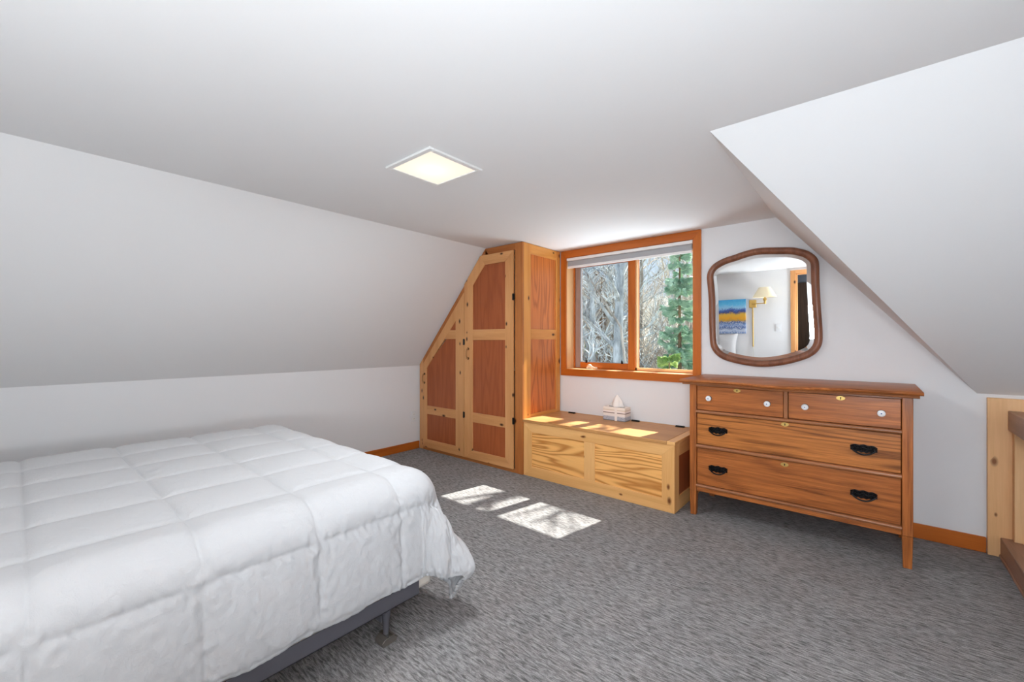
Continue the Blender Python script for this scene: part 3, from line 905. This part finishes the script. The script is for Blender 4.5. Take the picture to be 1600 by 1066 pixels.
# ------------------------------------------------------------------ outlet on the left wall
ol = thing('wall_outlet', (XL, 2.885, .36), 'white electrical outlet on the low left wall beside the wardrobe', 'outlet')
q = MB(); q.box(XL, XL + .006, 2.85, 2.92, .30, .42, M_PLASTIC); q.build('cover_plate', ol, bevel=.002)
q = MB()
for z in (.335, .385):
    q = MB(); q.box(XL + .006, XL + .008, 2.868, 2.902, z - .014, z + .014, M_WHITE)
    for yy in (2.878, 2.892): q.box(XL + .008, XL + .0084, yy - .001, yy + .001, z - .004, z + .006, M_HOLE)
    q.build('socket', ol)

# ------------------------------------------------------------------ bed
BEDX0, BEDX1, BEDY0, BEDY1 = -3.18, -1.475, -.775, 1.19
bf = thing('bed_frame', (-2.3, .2, 0), 'dark grey metal bed frame on floor glides under the white bed', 'bed frame')
for x, s in ((-1.452, 1), (BEDX0 - .01, -1)):
    q = MB(); q.box(min(x, x - s * .003), max(x, x - s * .003), BEDY0 + .1, 1.108, .135, .196, M_STEEL)
    q.box(min(x, x - s * .04), max(x, x - s * .04), BEDY0 + .1, 1.108, .135, .139, M_STEEL); q.build('side_rail', bf, bevel=.001)
for yy in (.93, -.5):
    q = MB(); q.box(BEDX0, -1.456, yy, yy + .035, .128, .132, M_STEEL); q.box(BEDX0, -1.456, yy, yy + .003, .10, .132, M_STEEL); q.build('cross_rail', bf)
for (x, yy) in ((-1.478, .965), (BEDX0 + .02, .965), (-1.478, -.48), (BEDX0 + .02, -.48)):
    q = MB()
    q.lathe([(.011, .03), (.012, .055), (.014, .09), (.019, .105), (.019, .13), (.012, .135)], (x, yy, 0), (0, 0, 1), M_STEEL, 16)
    L_ = q.build('leg', bf, smooth=True)
    q = MB()
    g = [(-.030, .0), (-.034, .012), (-.026, .026), (-.012, .032), (.012, .032), (.026, .026), (.034, .012), (.030, .0)]
    q.prism([(yy + a, b) for a, b in g], 0, x - .028, x + .028, M_GLIDE)
    q.build('glide', L_, bevel=.002)
    q = MB()
    q.tube([(x + .0285, yy - .034, .016), (x + .0285, yy - .02, .030), (x + .0285, yy + .02, .030), (x + .0285, yy + .034, .016)], .0022, M_GLIDEM, 8)
    q.box(x - .029, x + .029, yy - .012, yy + .012, .031, .0335, M_GLIDEM); q.build('glide_clip', L_)
q = MB(); q.box(BEDX0, -1.464, BEDY0, BEDY1, .141, .36, M_BOXSPR)
tag(q.build('box_spring', loc=(-2.3, .2, .141), bevel=.02, segs=3), 'cream box spring edge showing between the comforter hem and the metal rail', 'box spring')
q = MB(); q.box(BEDX0, -1.49, BEDY0, BEDY1 - .01, .361, .585, M_BOXSPR)
tag(q.build('mattress', loc=(-2.3, .2, .361), bevel=.05, segs=4), 'mattress lying on the box spring beneath the quilted comforter', 'mattress')

# comforter: box quilted cloth draped over side and foot
def make_comforter():
    TOP = .620
    RS, RF = .125, .15
    CX, CY = -1.585, 1.115           # where the top starts to roll over
    s_min, s_max = -1.50, .490       # across (negative: far side)
    t_min, t_max = -1.70, .60       # along
    nu, nv = 400, 430
    S = np.linspace(s_min - .42, s_max, nu); Tt = np.linspace(t_min, t_max, nv)
    def roll(r, R, flare):
        L = R * PI / 2
        if r <= 0: return r, 0.0
        if r < L:
            return R * math.sin(r / R), R * (1 - math.cos(r / R))
        e = r - L
        return R + e * flare, R + e * math.sqrt(1 - flare * flare)
    verts = np.zeros((nu, nv, 3))
    for i, s in enumerate(S):
        for j, t in enumerate(Tt):
            # far side roll
            if s < s_min:
                h, d = roll(s_min - s, .13, .03)
                x = CX + s_min - h; z = TOP - d; y = CY + t
                if t > 0:
                    h2, d2 = roll(t, RF, .05); y = CY + h2; z = TOP - max(d, d2)
            elif s <= 0 and t <= 0:
                x, y, z = CX + s, CY + t, TOP
            elif t <= 0:
                h, d = roll(s, RS, .06); x, y, z = CX + h, CY + t, TOP - d
            elif s <= 0:
                h, d = roll(t, RF, .06); x, y, z = CX + s, CY + h, TOP - d
            else:
                r = math.hypot(s, t); ph = math.atan2(t, s)
                c2 = math.sin(2 * ph)
                R = RS + (RF - RS) * (ph / (PI / 2))
                r_ = r * (1 - .06 * c2 * c2)
                e1 = min(r_, .55); e2 = r_ - e1
                h, d = roll(e1, R, .06 + .44 * c2 ** 1.9)
                h -= .50 * e2; d += .90 * e2
                e = max(0, r - .22)
                x = CX + h * math.cos(ph); y = CY + h * math.sin(ph); z = TOP - d
            verts[i, j] = (x, y, z)
    # normals
    du = np.gradient(verts, axis=0); dv = np.gradient(verts, axis=1)
    nr = np.cross(du, dv); nr /= (np.linalg.norm(nr, axis=2, keepdims=True) + 1e-9)
    if nr[nu // 2, nv // 2, 2] < 0: nr = -nr
    SU, SV = .295, .333
    for i, s in enumerate(S):
        for j, t in enumerate(Tt):
            a = abs(math.sin(PI * (s - .190) / SU)); b = abs(math.sin(PI * (t + .095) / SV))
            da = SU / PI * math.asin(min(1, a)); db = SV / PI * math.asin(min(1, b))
            puff = .011 * (1 - math.exp(-da / .014)) * (1 - math.exp(-db / .014)) + .007 * a * b
            # hem binding stays thin
            edge = min(1, (s_max - s) / .02, (t_max - t) / .02)
            puff *= max(.25, edge)
            side = min(1, max(0, (max(s, t) - .08) / .12))
            p = Vector((s * 1.0, t * 1.0, 0))
            w1 = noise.noise(Vector((s * 9 + t * 3, t * 22 - s * 6, 1.3)))
            w2 = noise.noise(Vector((s * 30 + t * 14, t * 52 - s * 20, 4.1)))
            w3 = noise.noise(Vector((s * 5, t * 6, 9.7)))
            # gathers radiating from the quilting seams
            near = math.exp(-(a / .35) ** 2) + math.exp(-(b / .35) ** 2)
            wr_ = side * (.0036 * w1 + .0046 * w2 * (0.5 + near)) + .003 * w3 + .0006 * w2 * (1 - side)
            corner = max(0, min(1, t / .25)) * max(0, min(1, s / .2))
            wr_ += corner * .006 * math.sin(t * 30 + 6 * s)
            if t > .0 and s > .19: wr_ += .003 * math.sin(t * 52 + 8 * noise.noise(Vector((t * 6, s * 6, 3)))) * min(1, (s - .19) / .25) * min(1, t / .1)
            verts[i, j] += nr[i, j] * (puff + wr_)
    # hem wobble
    for j, t in enumerate(Tt):
        k = .006 * math.sin(t * 23) + .006 * noise.noise(Vector((t * 12, 0, 2)))
        for i in range(nu - 14, nu):
            verts[i, j, 2] += k * (i - (nu - 14)) / 14
    verts[:, :, 2] = np.maximum(verts[:, :, 2], .03)
    mb = MB()
    vs = [tuple(p) for p in verts.reshape(-1, 3)]
    fs = [(i * nv + j, (i + 1) * nv + j, (i + 1) * nv + j + 1, i * nv + j + 1) for i in range(nu - 1) for j in range(nv - 1)]
    mb.add(vs, fs, M_CLOTH)
    o = mb.build('comforter', loc=(-2.3, .2, .6), smooth=False)
    o.data.polygons.foreach_set('use_smooth', [True] * len(o.data.polygons))
    sm = o.modifiers.new('thickness', 'SOLIDIFY'); sm.thickness = .016; sm.offset = -1
    # make sure the shell grows inwards
    if o.data.polygons[(nu // 2) * (nv - 1) + nv // 3].normal.z < 0:
        o.data.flip_normals()
    return o
tag(make_comforter(), 'white box-quilted comforter spread over the bed with its hem hanging at the foot corner', 'comforter')

# pillow against the back wall (seen in the mirror)
def pillow(xc, label):
    hw, hh, th = .30, .235, .085
    vs = []; fs = []; n = 24
    for side in (1, -1):
        for i in range(n + 1):
            for j in range(n + 1):
                u = -1 + 2 * i / n; v_ = -1 + 2 * j / n
                k = (1 - u ** 4) * (1 - v_ ** 4)
                pin = 1 - .10 * (1 - abs(v_) ** 2) * abs(u) ** 3
                pin2 = 1 - .10 * (1 - abs(u) ** 2) * abs(v_) ** 3
                x = hw * u * pin; zz = hh * v_ * pin2
                y = side * th * max(0, k) ** .5 + .006 * noise.noise(Vector((u * 3 + xc, v_ * 3, side)))
                vs.append((x, y, zz))
    m = (n + 1) ** 2
    for sd in range(2):
        for i in range(n):
            for j in range(n):
                a = sd * m + i * (n + 1) + j
                fs.append((a, a + 1, a + n + 2, a + n + 1))
    rot = Matrix.Rotation(math.radians(14), 3, 'X')
    vs = [tuple(rot @ Vector(p) + Vector((xc, -.635, .865))) for p in vs]
    q = MB(); q.add(vs, fs, M_CLOTH)
    o = q.build('pillow', loc=(xc, -.62, .63), smooth=True, angle=80)
    return tag(o, label, 'pillow')
pillow(-1.98, 'white pillow at the head of the bed under the painting')

# ------------------------------------------------------------------ things on the back wall (seen in the mirror)
KB = 1.0 + .2 * 1 / 7.7
def painting_mat():
    m, nt, bs, out = new_mat('painted_canvas')
    tc = N(nt, 'ShaderNodeTexCoord'); sp = N(nt, 'ShaderNodeSeparateXYZ')
    nt.links.new(tc.outputs['Generated'], sp.inputs[0])
    x, z = sp.outputs[0], sp.outputs[2]
    n1 = noise_tex(nt, tc.outputs['Generated'], 5, 4, .6)
    n2 = noise_tex(nt, tc.outputs['Generated'], 26, 3, .7, .6)
    zz = math_node(nt, 'ADD', z, math_node(nt, 'MULTIPLY_ADD', n1, .18, -.09))
    zz = math_node(nt, 'ADD', zz, math_node(nt, 'MULTIPLY_ADD', n2, .18, -.09))
    col = ramp(nt, zz, [(0, rgb(70, 110, 170)), (.10, rgb(190, 205, 225)), (.16, rgb(64, 92, 150)), (.24, rgb(120, 150, 200)), (.32, rgb(54, 84, 140)),
                        (.385, rgb(190, 150, 60)), (.46, rgb(226, 160, 30)), (.56, rgb(214, 170, 60)), (.63, rgb(52, 66, 120)), (.70, rgb(70, 100, 170)), (.76, rgb(150, 196, 226)), (.85, rgb(96, 186, 226)), (1, rgb(60, 160, 214))])
    col = mix_col(nt, math_node(nt, 'MULTIPLY', math_node(nt, 'LESS_THAN', z, .36), math_node(nt, 'MULTIPLY_ADD', n2, 4.0, -1.9, clamp=True)), col, rgb(226, 230, 236))
    nt.links.new(col, bs.inputs['Base Color']); bs.inputs['Roughness'].default_value = .6
    return m
pt = thing('painting', (-1.80, YB, 1.09), 'unframed canvas painting of blue mountains and yellow trees above the bed head', 'painting')
q = MB(); q.box(-2.03, -1.585, YB - .004, YB + .03, 1.085, 1.655, painting_mat()); q.build('canvas', pt, bevel=.003)
sc_ = thing('wall_lamp', (-1.483, YB, 1.56), 'brass swing-arm wall lamp with a cream shade beside the painting', 'lamp')
q = MB(); q.box(-1.535, -1.43, YB, YB + .022, 1.505, 1.63, M_BRASS); q.build('wall_plate', sc_, bevel=.006)
q = MB(); q.tube([(-1.483, YB + .01, 1.505), (-1.483, YB + .01, .865)], .009, M_BRASS, 10); q.build('cord_cover', sc_)
q = MB(); q.tube([(-1.483, YB + .012, .865), (-1.47, YB + .012, .6), (-1.45, YB + .012, .36)], .004, M_CORD, 8); q.build('cord', sc_)
q = MB(); q.tube([(-1.483, YB + .02, 1.568), (-1.483, YB + .06, 1.568), (-1.29, YB + .16, 1.566), (-1.285, YB + .16, 1.566)], .008, M_BRASS, 10); q.build('arm', sc_, smooth=True)
q = MB(); q.lathe([(.012, 0), (.016, .01), (.016, .05), (.026, .06), (.026, .085), (.012, .095), (.012, .12)], (-1.283, YB + .16, 1.555), (0, 0, 1), M_BRASS, 18); q.build('socket', sc_, smooth=True)
q = MB(); nsh = 40; v = []; f = []
for r, z in ((.168, 1.658), (.080, 1.815), (.078, 1.815), (.166, 1.658)):
    for k in range(nsh):
        a = 2 * PI * k / nsh; v.append((-1.283 + r * math.cos(a), YB + .19 + r * .95 * math.sin(a), z))
for i in range(3):
    for k in range(nsh): f.append((i * nsh + k, i * nsh + (k + 1) % nsh, (i + 1) * nsh + (k + 1) % nsh, (i + 1) * nsh + k))
q.add(v, f, M_SHADE); q.build('lamp_shade', sc_, smooth=True, angle=50)
sw = thing('light_switch', (-1.125, YB, 1.17), 'white light switch plate on the back wall next to the doorway', 'switch')
q = MB(); q.box(-1.163, -1.088, YB, YB + .006, 1.112, 1.228, M_PLASTIC); q.build('cover_plate', sw, bevel=.002)
q = MB(); q.box(-1.131, -1.120, YB + .006, YB + .016, 1.160, 1.182, M_WHITE); q.build('toggle', sw)

# ------------------------------------------------------------------ outdoors: slope, bare trees, conifers, brush
def earth_mat():
    m, nt, bs, out = new_mat('forest_floor')
    tc = N(nt, 'ShaderNodeTexCoord')
    a = noise_tex(nt, tc.outputs['Object'], 1.3, 5, .65)
    b = noise_tex(nt, tc.outputs['Object'], 9, 4, .7)
    col = ramp(nt, math_node(nt, 'MULTIPLY_ADD', b, .6, math_node(nt, 'MULTIPLY', a, .4)), [(.3, rgb(92, 86, 74)), (.5, rgb(150, 140, 120)), (.62, rgb(196, 188, 172)), (.8, rgb(120, 128, 84))])
    nt.links.new(col, bs.inputs['Base Color']); bs.inputs['Roughness'].default_value = 1
    return m
def bark(name, c1, c2):
    m, nt, bs, out = new_mat(name)
    tc = N(nt, 'ShaderNodeTexCoord'); mp = N(nt, 'ShaderNodeMapping'); mp.inputs['Scale'].default_value = (5, 5, 1.6)
    nt.links.new(tc.outputs['Object'], mp.inputs['Vector'])
    f = noise_tex(nt, mp.outputs[0], 1.6, 4, .65)
    oi = N(nt, 'ShaderNodeObjectInfo')
    col = ramp(nt, f, [(.35, c2), (.6, c1)])
    hs = N(nt, 'ShaderNodeHueSaturation'); nt.links.new(col, hs.inputs['Color'])
    nt.links.new(math_node(nt, 'MULTIPLY_ADD', oi.outputs['Random'], .7, .65), hs.inputs['Value'])
    nt.links.new(hs.outputs[0], bs.inputs['Base Color']); bs.inputs['Roughness'].default_value = .95
    return m
M_ASPEN = bark('aspen_bark', rgb(222, 228, 228), rgb(140, 146, 146))
M_TWIG = bark('twig_bark', rgb(222, 212, 196), rgb(134, 124, 112))
M_DEAD = bark('dead_wood', rgb(172, 142, 104), rgb(100, 78, 54))
def leafmat(name, c1, c2):
    m, nt, bs, out = new_mat(name)
    tc = N(nt, 'ShaderNodeTexCoord')
    f = noise_tex(nt, tc.outputs['Object'], 5, 3, .7)
    nt.links.new(ramp(nt, f, [(.35, c1), (.65, c2)]), bs.inputs['Base Color']); bs.inputs['Roughness'].default_value = .8
    return m
M_SPRUCE = leafmat('spruce_needles', rgb(106, 160, 122), rgb(212, 234, 208))
M_FIR = leafmat('young_fir_needles', rgb(116, 156, 64), rgb(214, 228, 140))

def gz(x, y):     # ground height of the wooded slope behind the house
    return -2.2 + max(0, y - 4.0) * .17 + .25 * noise.noise(Vector((x * .25, y * .25, 0)))
g = MB(); nx, ny = 50, 44; v = []; f = []
for i in range(nx + 1):
    for j in range(ny + 1):
        x = -50 + 68 * i / nx; y = 4.2 + 60 * (j / ny) ** 1.6
        v.append((x, y, gz(x, y)))
for i in range(nx):
    for j in range(ny):
        f.append((i * (ny + 1) + j, (i + 1) * (ny + 1) + j, (i + 1) * (ny + 1) + j + 1, i * (ny + 1) + j + 1))
g.add(v, f, earth_mat()); struct(g.build('ground', smooth=True))

def grow(mb_t, mb_b, rr, H, r0, mat, nb, depth=2, spread=.55, lean=(0, 0), fork=None, droop=0.0, twigs=5, start=.25):
    """trunk into mb_t, branches into mb_b"""
    pts = []; rad = []
    n = 9
    for k in range(n + 1):
        t = k / n
        pts.append(Vector((lean[0] * t * H + .05 * H * .3 * noise.noise(Vector((t * 3, r0 * 90, 1))), lean[1] * t * H + .05 * H * .3 * noise.noise(Vector((t * 3, r0 * 90, 7))), H * t)))
        rad.append(r0 * (1 - .88 * t) + .004)
    mb_t.tube(pts, rad, mat, 8)
    def br(p, d, ln, r, lev):
        q = [p]; dd = d.normalized(); m_ = 4
        for k in range(m_):
            dd = (dd + Vector((rr.uniform(-.22, .22), rr.uniform(-.22, .22), rr.uniform(-.1, .22) - droop))).normalized()
            q.append(q[-1] + dd * ln / m_)
        mb_b.tube(q, [r * (1 - .8 * k / m_) + .0015 for k in range(m_ + 1)], mat, 4 if lev > 0 else 5, cap=False)
        if lev < depth:
            for k in range(twigs):
                a = rr.uniform(.25, 1.0); i = min(m_ - 1, int(a * m_)); pp = q[i].lerp(q[i + 1], a * m_ - i)
                side = Vector((rr.uniform(-1, 1), rr.uniform(-1, 1), rr.uniform(-.25, .8)))
                br(pp, dd * .8 + side * .8, ln * rr.uniform(.35, .6), r * .5, lev + 1)
    for k in range(nb):
        t = start + (1 - start) * (k + rr.random()) / nb
        i = min(n - 1, int(t * n)); p = pts[i].lerp(pts[i + 1], t * n - i)
        a = rr.uniform(0, 2 * PI)
        d = Vector((math.cos(a), math.sin(a), rr.uniform(.2, 1.0) * (1 if droop == 0 else .3)))
        br(p, d, H * spread * (1.1 - .75 * t) * rr.uniform(.5, .9), (r0 * (1 - .88 * t)) * .45 + .003, 0)
    if fork:
        for (t, d, ln) in fork:
            i = min(n - 1, int(t * n)); p = pts[i]
            q = [p, p + Vector(d) * ln * .5, p + Vector(d) * ln + Vector((0, 0, .2 * ln))]
            mb_t.tube(q, [rad[i] * .7, rad[i] * .5, rad[i] * .2], mat, 7)
def tree(name, rr, loc, H, r0, mat, label, cat, group=None, **kw):
    t_ = thing(name, loc, label, cat, group)
    a, b = MB(), MB(); grow(a, b, rr, H, r0, mat, **kw)
    for mb, nm in ((a, 'trunk'), (b, 'branches')):
        mb.v = [tuple(Vector(p) + Vector(loc)) for p in mb.v]
        mb.build(nm, t_, smooth=True, angle=70)
    return t_
def dup(root, loc, rz, sc, label=None, group=None):
    r = root.copy(); COL.objects.link(r); r.location = loc; r.rotation_euler = (0, 0, rz); r.scale = (sc, sc, sc)
    if label: r['label'] = label
    if group: r['group'] = group
    for ch in list(root.children):
        c_ = ch.copy(); COL.objects.link(c_); c_.parent = r
    return r
def vis(px_, y):          # x on the sight line through a photo column, at depth y
    dx = -math.sin(A_) + math.cos(A_) * (px_ - 800) / FPX
    dy = math.cos(A_) + math.sin(A_) * (px_ - 800) / FPX
    return dx * y / dy
rr = random.Random(11)
# the big grey trunk in the left light
x = vis(966, 7.4)
tree('bare_tree', rr, (x, 7.4, gz(x, 7.4) - .05), 6.2, .155, M_ASPEN, 'thick grey forked tree trunk close behind the left window pane', 'tree', nb=13, twigs=5, spread=.33, lean=(.012, 0), start=.42,
     fork=[(.70, (-.42, .1, .9), 1.5), (.70, (.40, .05, .9), 1.6)])
# leaning dead pole crossing the left light
x = vis(958, 6.9)
dp = thing('leaning_dead_pole', (x, 6.9, gz(x, 6.9)), 'pale dead branch leaning diagonally in front of the grey trunk outside', 'branch')
q = MB(); xa, xb = vis(908, 6.9), vis(962, 6.9)
q.tube([(xa - .3, 6.9, 3.05), (xa, 6.9, 2.62), (xb, 7.1, 1.45), (x + .5, 7.0, gz(x + .5, 7.0))], [.012, .016, .022, .028], M_TWIG, 7); q.build('stem', dp, smooth=True)
# brown dead conifer behind it
x = vis(940, 11); z = gz(x, 11)
tree('dead_conifer', rr, (x, 11, z), 4.3, .085, M_DEAD, 'brown dead conifer with dense drooping twigs left of the grey trunk', 'tree', nb=55, twigs=7, spread=.17, droop=.16, start=.1)
# bare aspens of the thicket: four models, copied
protos = []
specs = [(9.0, .085, M_ASPEN, 22, .22), (8.0, .06, M_ASPEN, 24, .24), (7.0, .055, M_TWIG, 26, .26), (9.5, .07, M_TWIG, 22, .22)]
LAB = 'slender bare grey tree in the thicket outside the window'
GRP = 'bare thicket trees outside the window'
first_y = [9.5, 12.0, 10.5, 11.4]; first_px = [925, 990, 1072, 1000]
for (H, r0, mt, nb, sp_), yy, pp in zip(specs, first_y, first_px):
    x = vis(pp, yy)
    protos.append(tree('slender_tree', rr, (x, yy, gz(x, yy) - .05), H, r0, mt, LAB, 'tree', GRP, nb=nb, twigs=5, spread=sp_, start=.12))
for k in range(13):
    yy = 8.7 + 3.2 * k / 13 + rr.uniform(-.2, .2)
    pp = 888 + (k * 83 % 212) + rr.uniform(-6, 6)
    if 1000 < pp < 1052: pp -= 95
    x = vis(pp, yy)
    dup(protos[k % 4], (x, yy, gz(x, yy) - .08), rr.uniform(0, 6.28), rr.uniform(.7, 1.0))
# the thicket deeper in the wood: nobody could count it
q = MB()
for k in range(170):
    yy = 13.2 + 28 * (k / 150) ** 1.3; pp = rr.uniform(870, 1115); x = vis(pp, yy)
    if 1004 < pp < 1060 and rr.random() < .75: continue
    L_ = Vector((x, yy, gz(x, yy) - .1)); H = rr.uniform(3.2, 5.4) + (1.2 if pp < 985 else 0); mt = M_ASPEN if k % 3 else M_TWIG
    ln_ = Vector((rr.uniform(-.07, .07), 0, 1))
    q.tube([L_, L_ + ln_ * H * .5, L_ + ln_ * H], [.06, .04, .01], mt, 5, cap=False)
    for e in range(26):
        t = rr.uniform(.08, .97); a = rr.uniform(0, 6.28); p = L_ + ln_ * H * t
        d = Vector((math.cos(a), math.sin(a), rr.uniform(.1, 1.1))) * rr.uniform(.5, 1.3) * (1.15 - t)
        q.tube([p, p + d * .5, p + d + Vector((0, 0, .12))], [.016, .010, .004], mt, 3, cap=False)
        for e2 in range(3):
            p2 = p + d * rr.uniform(.3, .9); d2 = (d + Vector((rr.uniform(-1, 1), rr.uniform(-1, 1), rr.uniform(-.3, .9)))) * .45
            q.tube([p2, p2 + d2], [.008, .003], mt, 3, cap=False)
tag(q.build('thicket', loc=(-8, 20, 0)), 'grey bare thicket filling the background outside the window', 'thicket', kind='stuff')
q = MB()
for k in range(46):
    yy = 6.8 + 6.0 * (k / 46) ** 1.2; x0 = vis(rr.uniform(885, 1105), yy); o = Vector((x0, yy, gz(x0, yy) - .05)); mt = (M_ASPEN, M_TWIG, M_DEAD)[k % 3]
    for e in range(16):
        a = rr.uniform(0, 6.28); p = o + Vector((rr.uniform(-.4, .4), rr.uniform(-.3, .3), 0)); d = Vector((math.cos(a) * .7, math.sin(a) * .5, 1)); pts = [p]
        for s_ in range(5):
            d = (d + Vector((rr.uniform(-.4, .4), rr.uniform(-.4, .4), rr.uniform(-.15, .1)))).normalized(); pts.append(pts[-1] + d * rr.uniform(.28, .6))
        q.tube(pts, [.012, .010, .008, .006, .004, .002], mt, 4, cap=False)
        for s_ in range(1, 5):
            for e2 in range(3):
                d2 = (d + Vector((rr.uniform(-1, 1), rr.uniform(-1, 1), rr.uniform(-.5, .8)))).normalized()
                q.tube([pts[s_], pts[s_] + d2 * .22, pts[s_] + d2 * .45 + Vector((0, 0, .06))], [.006, .004, .002], mt, 3, cap=False)
tag(q.build('brush', loc=(-4, 9, -1)), 'low tangled bare brush covering the slope outside the window', 'brush', kind='stuff')
# conifers
def conifer(loc, H, R0, mat, label, layers, seed):
    r_ = random.Random(seed); t_ = thing('conifer', loc, label, 'tree'); L = Vector(loc)
    q = MB(); q.tube([L, L + Vector((0, 0, H))], [.05 * H / 5 + .01, .008], M_DEAD, 8); q.build('trunk', t_)
    q = MB()
    for k in range(layers):
        t = (k + .5) / layers
        for b in range(8):
            zc = H * (.06 + .93 * min(1, max(0, t + r_.uniform(-.5, .5) / layers))); R_ = R0 * (1 - t) ** .8 + .06
            a = 2 * PI * (b + r_.random()) / 8
            d = Vector((math.cos(a), math.sin(a), 0)); side = Vector((-d.y, d.x, 0)); ln = R_ * r_.uniform(.7, 1.1)
            p0 = L + Vector((0, 0, zc)); p1 = p0 + d * ln * .6 + Vector((0, 0, -.10 * ln)); p2 = p0 + d * ln + Vector((0, 0, r_.uniform(.0, .25) * ln))
            q.tube([p0, p1, p2], [.010, .006, .003], M_DEAD, 4, cap=False)
            for s in range(18):
                u = .15 + .85 * s / 17
                c_ = p0.lerp(p1, u / .6) if u < .6 else p1.lerp(p2, (u - .6) / .4)
                for sg in (-1, 1):
                    for e in range(5):
                        tip = c_ + side * sg * (.30 * ln * (1.1 - u) + .06) * r_.uniform(.7, 1.1) + d * .10 + Vector((0, 0, r_.uniform(-.07, .05)))
                        q.tube([c_, c_.lerp(tip, .5) + Vector((0, 0, .01)), tip], [.005, .009, .002], mat, 4, cap=False)
    q.build('needles', t_)
x = vis(1062, 8.2)
conifer((x, 8.2, gz(x, 8.2) - .1), 5.0, .46, M_SPRUCE, 'blue-green spruce at the right edge of the right window pane', 17, 4)
x = vis(1046, 7.2)
conifer((x, 7.2, gz(x, 7.2) - .1), 2.7, .36, M_FIR, 'short yellow-green young fir low in the right window pane', 9, 5)
x = vis(922, 12.5)
conifer((x, 12.5, gz(x, 12.5) - .1), 1.9, .5, M_FIR, 'small olive fir low in the left window pane', 7, 9)
# a bare tree standing toward the sun, throwing branch shadows into the room
x = -.75
tree('bare_tree', rr, (x, 7.0, gz(x, 7.0) - .05), 7.4, .10, M_ASPEN, 'bare grey tree standing outside to the right of the window', 'tree', nb=16, twigs=3, depth=1, spread=.26, start=.5)


x = -1.29
tree('bare_tree', rr, (x, 7.1, gz(x, 7.1) - .05), 10.5, .17, M_ASPEN, 'tall grey trunk standing outside beyond the right jamb of the window', 'tree', nb=10, twigs=3, depth=1, spread=.16, start=.55)
# ------------------------------------------------------------------ light
wld = bpy.data.worlds.new('sky'); scene.world = wld; wld.use_nodes = True
nt = wld.node_tree
for n_ in list(nt.nodes): nt.nodes.remove(n_)
wo = N(nt, 'ShaderNodeOutputWorld'); bg = N(nt, 'ShaderNodeBackground')
tc = N(nt, 'ShaderNodeTexCoord'); sp = N(nt, 'ShaderNodeSeparateXYZ')
nt.links.new(tc.outputs['Generated'], sp.inputs[0])
colr = ramp(nt, sp.outputs[2], [(0.0, (.86, .92, 1.0, 1)), (.12, (.74, .86, 1.0, 1)), (.5, (.42, .64, 1.0, 1)), (1, (.28, .50, .95, 1))])
nt.links.new(colr, bg.inputs[0]); bg.inputs[1].default_value = 0.62
nt.links.new(bg.outputs[0], wo.inputs[0])

def light(kind, name, loc, energy, color=(1, 1, 1), **kw):
    l = bpy.data.lights.new(name, kind); l.energy = energy; l.color = color
    for k, v in kw.items():
        if k not in ('aim',): setattr(l, k, v)
    o = bpy.data.objects.new(name, l); COL.objects.link(o); o.location = loc
    if 'aim' in kw:
        o.rotation_euler = (Vector(kw['aim'])).to_track_quat('-Z', 'Y').to_euler()
    return o
light('SUN', 'sun', (0, 8, 10), 9.5, (1.0, .96, .90), angle=math.radians(.53), aim=(-.166, -.83, -1.0))
light('AREA', 'right_fill_light', (1.88, -.05, 1.10), 14, (.88, .945, 1.0), shape='RECTANGLE', size=1.2, size_y=1.2, aim=(-1, -.25, -.05))  # added fill lamp out of view at the right wall, no known window
light('AREA', 'bounce_fill_light', (.0, -.55, .92), 34, (.885, .945, 1.0), shape='DISK', size=.6, aim=(-.45, .10, 1))  # fill lamp added behind the view, aimed up to even out the room light
light('AREA', 'camera_fill_light', (.30, -.45, 1.25), 10, (.82, .91, 1.0), shape='DISK', size=.6, spread=math.radians(112), aim=(-.8, 3.6, -.35))  # unseen fill added behind the camera to brighten the window end
light('AREA', 'ground_bounce_fill', (-1.7, 4.5, .1), 80, (.76, .89, 1.0), shape='RECTANGLE', size=2.2, size_y=1.2, aim=(0, -.8, .75))  # lamp added outside, hidden below the sill, to lift the bay ceiling
light('AREA', 'ceiling_panel_light', (-1.72, 1.41, ZC - .02), 11, (.91, .955, 1.0), shape='RECTANGLE', size=.3, size_y=.3, aim=(0, 0, -1))

# ------------------------------------------------------------------ camera
cam = bpy.data.cameras.new('camera'); co = bpy.data.objects.new('camera', cam); COL.objects.link(co)
cam.sensor_width = 36.0; cam.lens = 36.0 * FPX / 1600.0; cam.clip_start = .02; cam.clip_end = 300
co.location = (0, 0, HC); co.rotation_euler = (PI / 2, 0, A_)
scene.camera = co

scene.view_settings.view_transform = 'Standard'
scene.view_settings.look = 'None'
scene.view_settings.exposure = 0.75
scene.view_settings.gamma = 1.0
scene.view_settings.use_curve_mapping = False
scene.cycles.max_bounces = 10
scene.cycles.diffuse_bounces = 6
scene.cycles.transparent_max_bounces = 16
scene.cycles.caustics_reflective = False
scene.cycles.sample_clamp_indirect = 6.0
for o in scene.objects:
    if '_wl' in o: del o['_wl']
